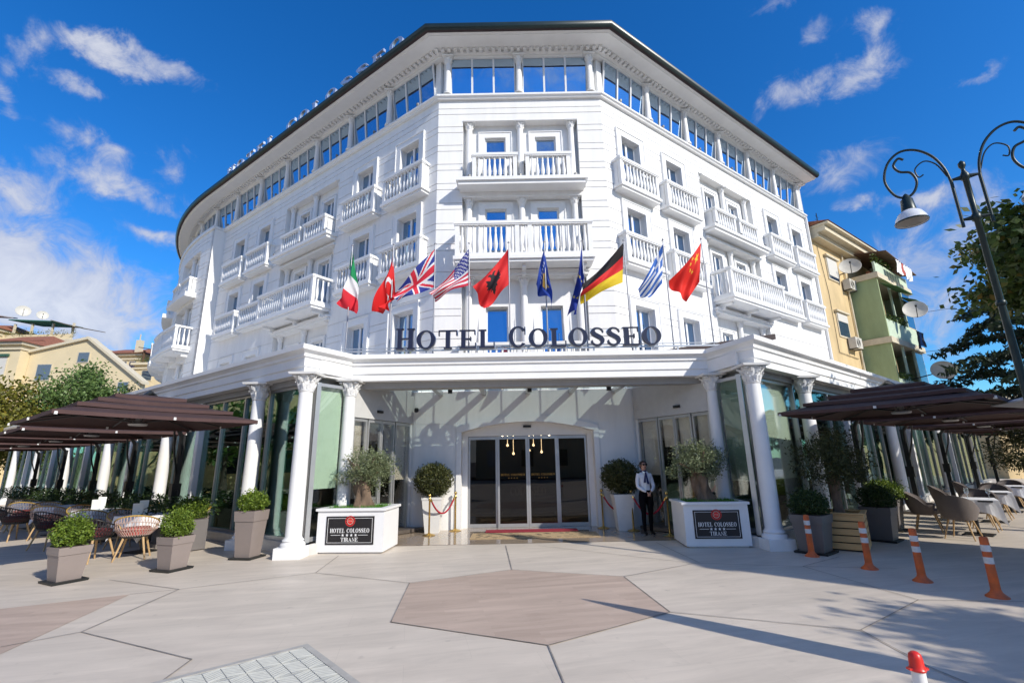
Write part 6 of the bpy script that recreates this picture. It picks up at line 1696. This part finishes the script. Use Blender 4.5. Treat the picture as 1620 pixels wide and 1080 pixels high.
# glass block light well set in the paving
def grate():
    P0 = Vector((-2.06, 5.13)); U = Vector((.75, -.83)).normalized(); V = Vector((-.755, -.655)).normalized()
    def F(s, o, z): p = P0+U*s+V*o; return (p.x, p.y, z)
    t = thing('glass_grating', 'square of ridged glass blocks set flush in the paving', 'grating', (-1.9, 4.7, 0))
    m = MB(); S = 1.12
    m.fbox(F, -.06, S+.06, -.06, 0, .004, .014); m.fbox(F, -.06, S+.06, S, S+.06, .004, .014); m.fbox(F, -.06, 0, 0, S, .004, .014); m.fbox(F, S, S+.06, 0, S, .004, .014); m.build('frame', mat('grating_frame', (.45, .43, .39), .5), t)
    m = MB(); m.fbox(F, 0, S, 0, S, .002, .006); m.build('bed', mat('grating_bed', (.40, .40, .37), .5, var=.05), t)
    GB = mat('ridged_glass_block', (.45, .45, .41), .45, var=.05, scale=20); n = 4; k = 0
    for i in range(n):
        for j in range(8):
            a, b = i*S/n+.010, (i+1)*S/n-.010; c, d = j*S/8+.004, (j+1)*S/8-.004
            m = MB(); m.fbox(F, a, b, c, d, .0065, .010)
            for q in range(7):
                s = a+.012+(b-a-.03)*q/6; sl = .03*(1 if (i+j) % 2 else -1)
                x0, x1 = max(a, min(b-.012, s-sl)), max(a, min(b-.012, s+sl))
                m.add([F(x0, c, .0105), F(x0+.012, c, .0105), F(x1+.012, d, .0105), F(x1, d, .0105), F(x0+.006, c, .016), F(x1+.006, d, .016)], [(0, 4, 5, 3), (1, 2, 5, 4), (0, 1, 4), (3, 5, 2)])
            m.build('glass_block', GB, t)
grate()
# far hill behind the left houses
m = MB(); rng = random.Random(3); n = 40
pts = [(-260+6*i, 150) for i in range(n)]
vs = []; 
for i in range(n):
    x = -330+9.5*i; h = 20+16*math.sin(i*.17+.4)+4*math.sin(i*.9)
    vs += [(x, 150, -1), (x*1.05, 175, h*.6), (x*1.12, 215, h)]
fs = [f for i in range(n-1) for f in ((3*i, 3*i+3, 3*i+4, 3*i+1), (3*i+1, 3*i+4, 3*i+5, 3*i+2))]
m.add(vs, fs); o = m.build('hills', mat('hill_scrub', (.055, .06, .05), .95, var=.3, scale=.12), smooth=True); o['kind'] = 'structure'

# =================================================================== light, sky, camera
SUN_AZ, SUN_EL = math.atan2(.743, -.669), R_(33)
w = bpy.data.worlds.new('World'); scene.world = w; w.use_nodes = True
nt = w.node_tree; N = nt.nodes; L = nt.links; N.clear()
out = N.new('ShaderNodeOutputWorld')
sky = N.new('ShaderNodeTexSky'); sky.sky_type = 'NISHITA'; sky.sun_disc = False; sky.sun_elevation = SUN_EL; sky.sun_rotation = SUN_AZ
sky.air_density = 1.0; sky.dust_density = .4; sky.ozone_density = 2.5
hs = N.new('ShaderNodeHueSaturation'); hs.inputs['Saturation'].default_value = 1.35; hs.inputs['Value'].default_value = 1; L.new(sky.outputs[0], hs.inputs['Color'])
tint = N.new('ShaderNodeMix'); tint.data_type = 'RGBA'; tint.blend_type = 'MULTIPLY'; tint.inputs[0].default_value = 1; tint.inputs[7].default_value = (.36, .68, .90, 1); L.new(hs.outputs[0], tint.inputs[6])
bg = N.new('ShaderNodeBackground'); bg.inputs[1].default_value = .15; L.new(tint.outputs[2], bg.inputs[0])
tc = N.new('ShaderNodeTexCoord'); D_ = tc.outputs['Generated']
def math_(op, a, b=None):
    n = N.new('ShaderNodeMath'); n.operation = op
    for i, q in enumerate((a, b)):
        if q is None: continue
        if isinstance(q, (int, float)): n.inputs[i].default_value = q
        else: L.new(q, n.inputs[i])
    return n.outputs[0]
BL = [(-0.649,0.524,0.552,0.0194,0.0276,0.80),(-0.603,0.547,0.581,0.0391,0.0204,0.90),(-0.570,0.572,0.589,0.0305,0.0212,0.80),(-0.534,0.605,0.591,0.0492,0.0195,0.90),(-0.614,0.574,0.542,0.0397,0.0154,0.90),(-0.672,0.546,0.501,0.0224,0.0204,0.90),(-0.614,0.645,0.454,0.0656,0.0473,0.55),(-0.541,0.680,0.494,0.0305,0.0347,0.80),(-0.629,0.653,0.421,0.0342,0.0134,0.80),(-0.711,0.645,0.282,0.1234,0.0829,1.0),(-0.676,0.700,0.231,0.1662,0.0784,1.0),(-0.585,0.718,0.377,0.0425,0.0186,1.00),(-0.704,0.596,0.386,0.0443,0.0350,0.80),(0.422,0.595,0.684,0.0362,0.0135,0.70),(0.480,0.596,0.643,0.0303,0.0189,0.80),(0.552,0.562,0.616,0.0390,0.0246,0.80),(0.542,0.613,0.575,0.0663,0.0249,1.00),(0.457,0.669,0.586,0.0472,0.0385,0.80),(0.656,0.560,0.506,0.0338,0.0116,0.80),(0.545,0.703,0.457,0.0623,0.0406,0.90),(0.634,0.711,0.305,0.0789,0.0707,0.56),(0.702,0.624,0.344,0.0723,0.0721,0.62),(0.677,0.706,0.206,0.1227,0.0784,0.66),(0.647,0.655,0.390,0.0447,0.0171,0.80),(0.570,0.715,0.405,0.0349,0.0123,0.80),
 (.1,-.8,.55,.22,.10,.9),(-.5,-.7,.5,.2,.12,.9),(.55,-.7,.6,.2,.1,.8),(-.1,-.72,.68,.16,.08,.9),(.9,-.35,.22,.35,.15,1.3),(-.9,-.35,.24,.35,.16,1.3),(0,-.95,.06,.4,.13,1.3),(.62,-.75,.06,.4,.13,1.3),(-.62,-.75,.06,.4,.13,1.3),(.78,-.6,.38,.30,.30,1.5),(-.78,-.6,.38,.30,.30,1.5),(0,-.3,.95,.3,.3,1.3),(-.40,.50,.77,.03,.02,.8),(-.62,.62,.48,.035,.02,.55),(-.56,.70,.43,.05,.015,.7),(-.66,.60,.44,.04,.016,.5)]  # mostly unseen clouds behind the camera, added to whiten the ambient light
# a warp so that blob outlines are ragged
wn = N.new('ShaderNodeTexNoise'); wn.inputs['Scale'].default_value = 9; wn.inputs['Detail'].default_value = 6; wn.inputs['Roughness'].default_value = .6; L.new(D_, wn.inputs[0])
ws = N.new('ShaderNodeVectorMath'); ws.operation = 'SUBTRACT'; L.new(wn.outputs['Color'], ws.inputs[0]); ws.inputs[1].default_value = (.5, .5, .5)
wsc = N.new('ShaderNodeVectorMath'); wsc.operation = 'SCALE'; L.new(ws.outputs[0], wsc.inputs[0]); wsc.inputs['Scale'].default_value = .12
wa = N.new('ShaderNodeVectorMath'); wa.operation = 'ADD'; L.new(D_, wa.inputs[0]); L.new(wsc.outputs[0], wa.inputs[1]); DW = wa.outputs[0]
tot = None
for (x, y, z, a, b, wt) in BL:
    c = Vector((x, y, z)).normalized(); r = c.cross(Vector((0, 0, 1))).normalized(); u = r.cross(c)
    sb = N.new('ShaderNodeVectorMath'); sb.operation = 'SUBTRACT'; L.new(DW, sb.inputs[0]); sb.inputs[1].default_value = c
    acc = None
    for vec in (r/(a*1.05), u/(b*1.05), c/max(.15, a*2)):
        d = N.new('ShaderNodeVectorMath'); d.operation = 'DOT_PRODUCT'; L.new(sb.outputs[0], d.inputs[0]); d.inputs[1].default_value = vec
        sq = math_('MULTIPLY', d.outputs['Value'], d.outputs['Value']); acc = sq if acc is None else math_('ADD', acc, sq)
    g = math_('MULTIPLY', math_('EXPONENT', math_('MULTIPLY', acc, -1.0)), wt*1.12)
    tot = g if tot is None else math_('ADD', tot, g)
n1 = N.new('ShaderNodeTexNoise'); n1.inputs['Scale'].default_value = 17; n1.inputs['Detail'].default_value = 12; n1.inputs['Roughness'].default_value = .66; n1.inputs['Distortion'].default_value = .7; L.new(D_, n1.inputs[0])
dens = math_('ADD', tot, math_('MULTIPLY', math_('SUBTRACT', n1.outputs[0], .5), 2.3))
mr = N.new('ShaderNodeMapRange'); mr.interpolation_type = 'SMOOTHSTEP'; mr.inputs[1].default_value = .36; mr.inputs[2].default_value = 1.5; mr.inputs[4].default_value = .9; L.new(dens, mr.inputs[0])
# only where a blob is near
mr2 = N.new('ShaderNodeMapRange'); mr2.inputs[1].default_value = .05; mr2.inputs[2].default_value = .35; L.new(tot, mr2.inputs[0])
fac = math_('MULTIPLY', mr.outputs[0], mr2.outputs[0])
cb = N.new('ShaderNodeBackground'); cb.inputs[1].default_value = .62
cc = N.new('ShaderNodeMix'); cc.data_type = 'RGBA'; cc.inputs[6].default_value = (.40, .46, .66, 1); cc.inputs[7].default_value = (.86, .88, .95, 1)
mr3 = N.new('ShaderNodeMapRange'); mr3.inputs[1].default_value = .5; mr3.inputs[2].default_value = 2.0; L.new(dens, mr3.inputs[0]); L.new(mr3.outputs[0], cc.inputs[0]); L.new(cc.outputs[2], cb.inputs[0])
ms = N.new('ShaderNodeMixShader'); L.new(fac, ms.inputs[0]); L.new(bg.outputs[0], ms.inputs[1]); L.new(cb.outputs[0], ms.inputs[2]); L.new(ms.outputs[0], out.inputs[0])

sd = bpy.data.lights.new('sun', 'SUN'); sd.energy = 3.35; sd.angle = R_(.5); sd.color = (1, .94, .84)
so = bpy.data.objects.new('sun', sd); COL.objects.link(so)
sv = Vector((math.sin(SUN_AZ)*math.cos(SUN_EL), math.cos(SUN_AZ)*math.cos(SUN_EL), math.sin(SUN_EL)))
so.rotation_euler = sv.to_track_quat('Z', 'Y').to_euler(); so.location = sv*60
cd = bpy.data.cameras.new('camera'); cd.sensor_width = 36; cd.sensor_fit = 'HORIZONTAL'; cd.lens = 36*750/1620; cd.clip_end = 3000; cd.clip_start = .05
co = bpy.data.objects.new('camera', cd); COL.objects.link(co); co.location = (0, 0, 1.70)
pitch, roll = R_(14.216), R_(1.0645)
r = Vector((1, 0, 0)); f = Vector((0, math.cos(pitch), math.sin(pitch))); u = r.cross(f)
Rv = r*math.cos(roll)-u*math.sin(roll); Uv = r*math.sin(roll)+u*math.cos(roll)
co.matrix_world = Matrix(((Rv.x, Uv.x, -f.x, 0), (Rv.y, Uv.y, -f.y, 0), (Rv.z, Uv.z, -f.z, 1.70), (0, 0, 0, 1)))
scene.camera = co
vs_ = scene.view_settings; vs_.view_transform = 'Standard'; vs_.look = 'None'; vs_.exposure = .55; vs_.gamma = 1; vs_.use_curve_mapping = False
scene.cycles.max_bounces = 8; scene.cycles.transparent_max_bounces = 16; scene.cycles.caustics_reflective = False; scene.cycles.caustics_refractive = False
scene.cycles.use_denoising = True
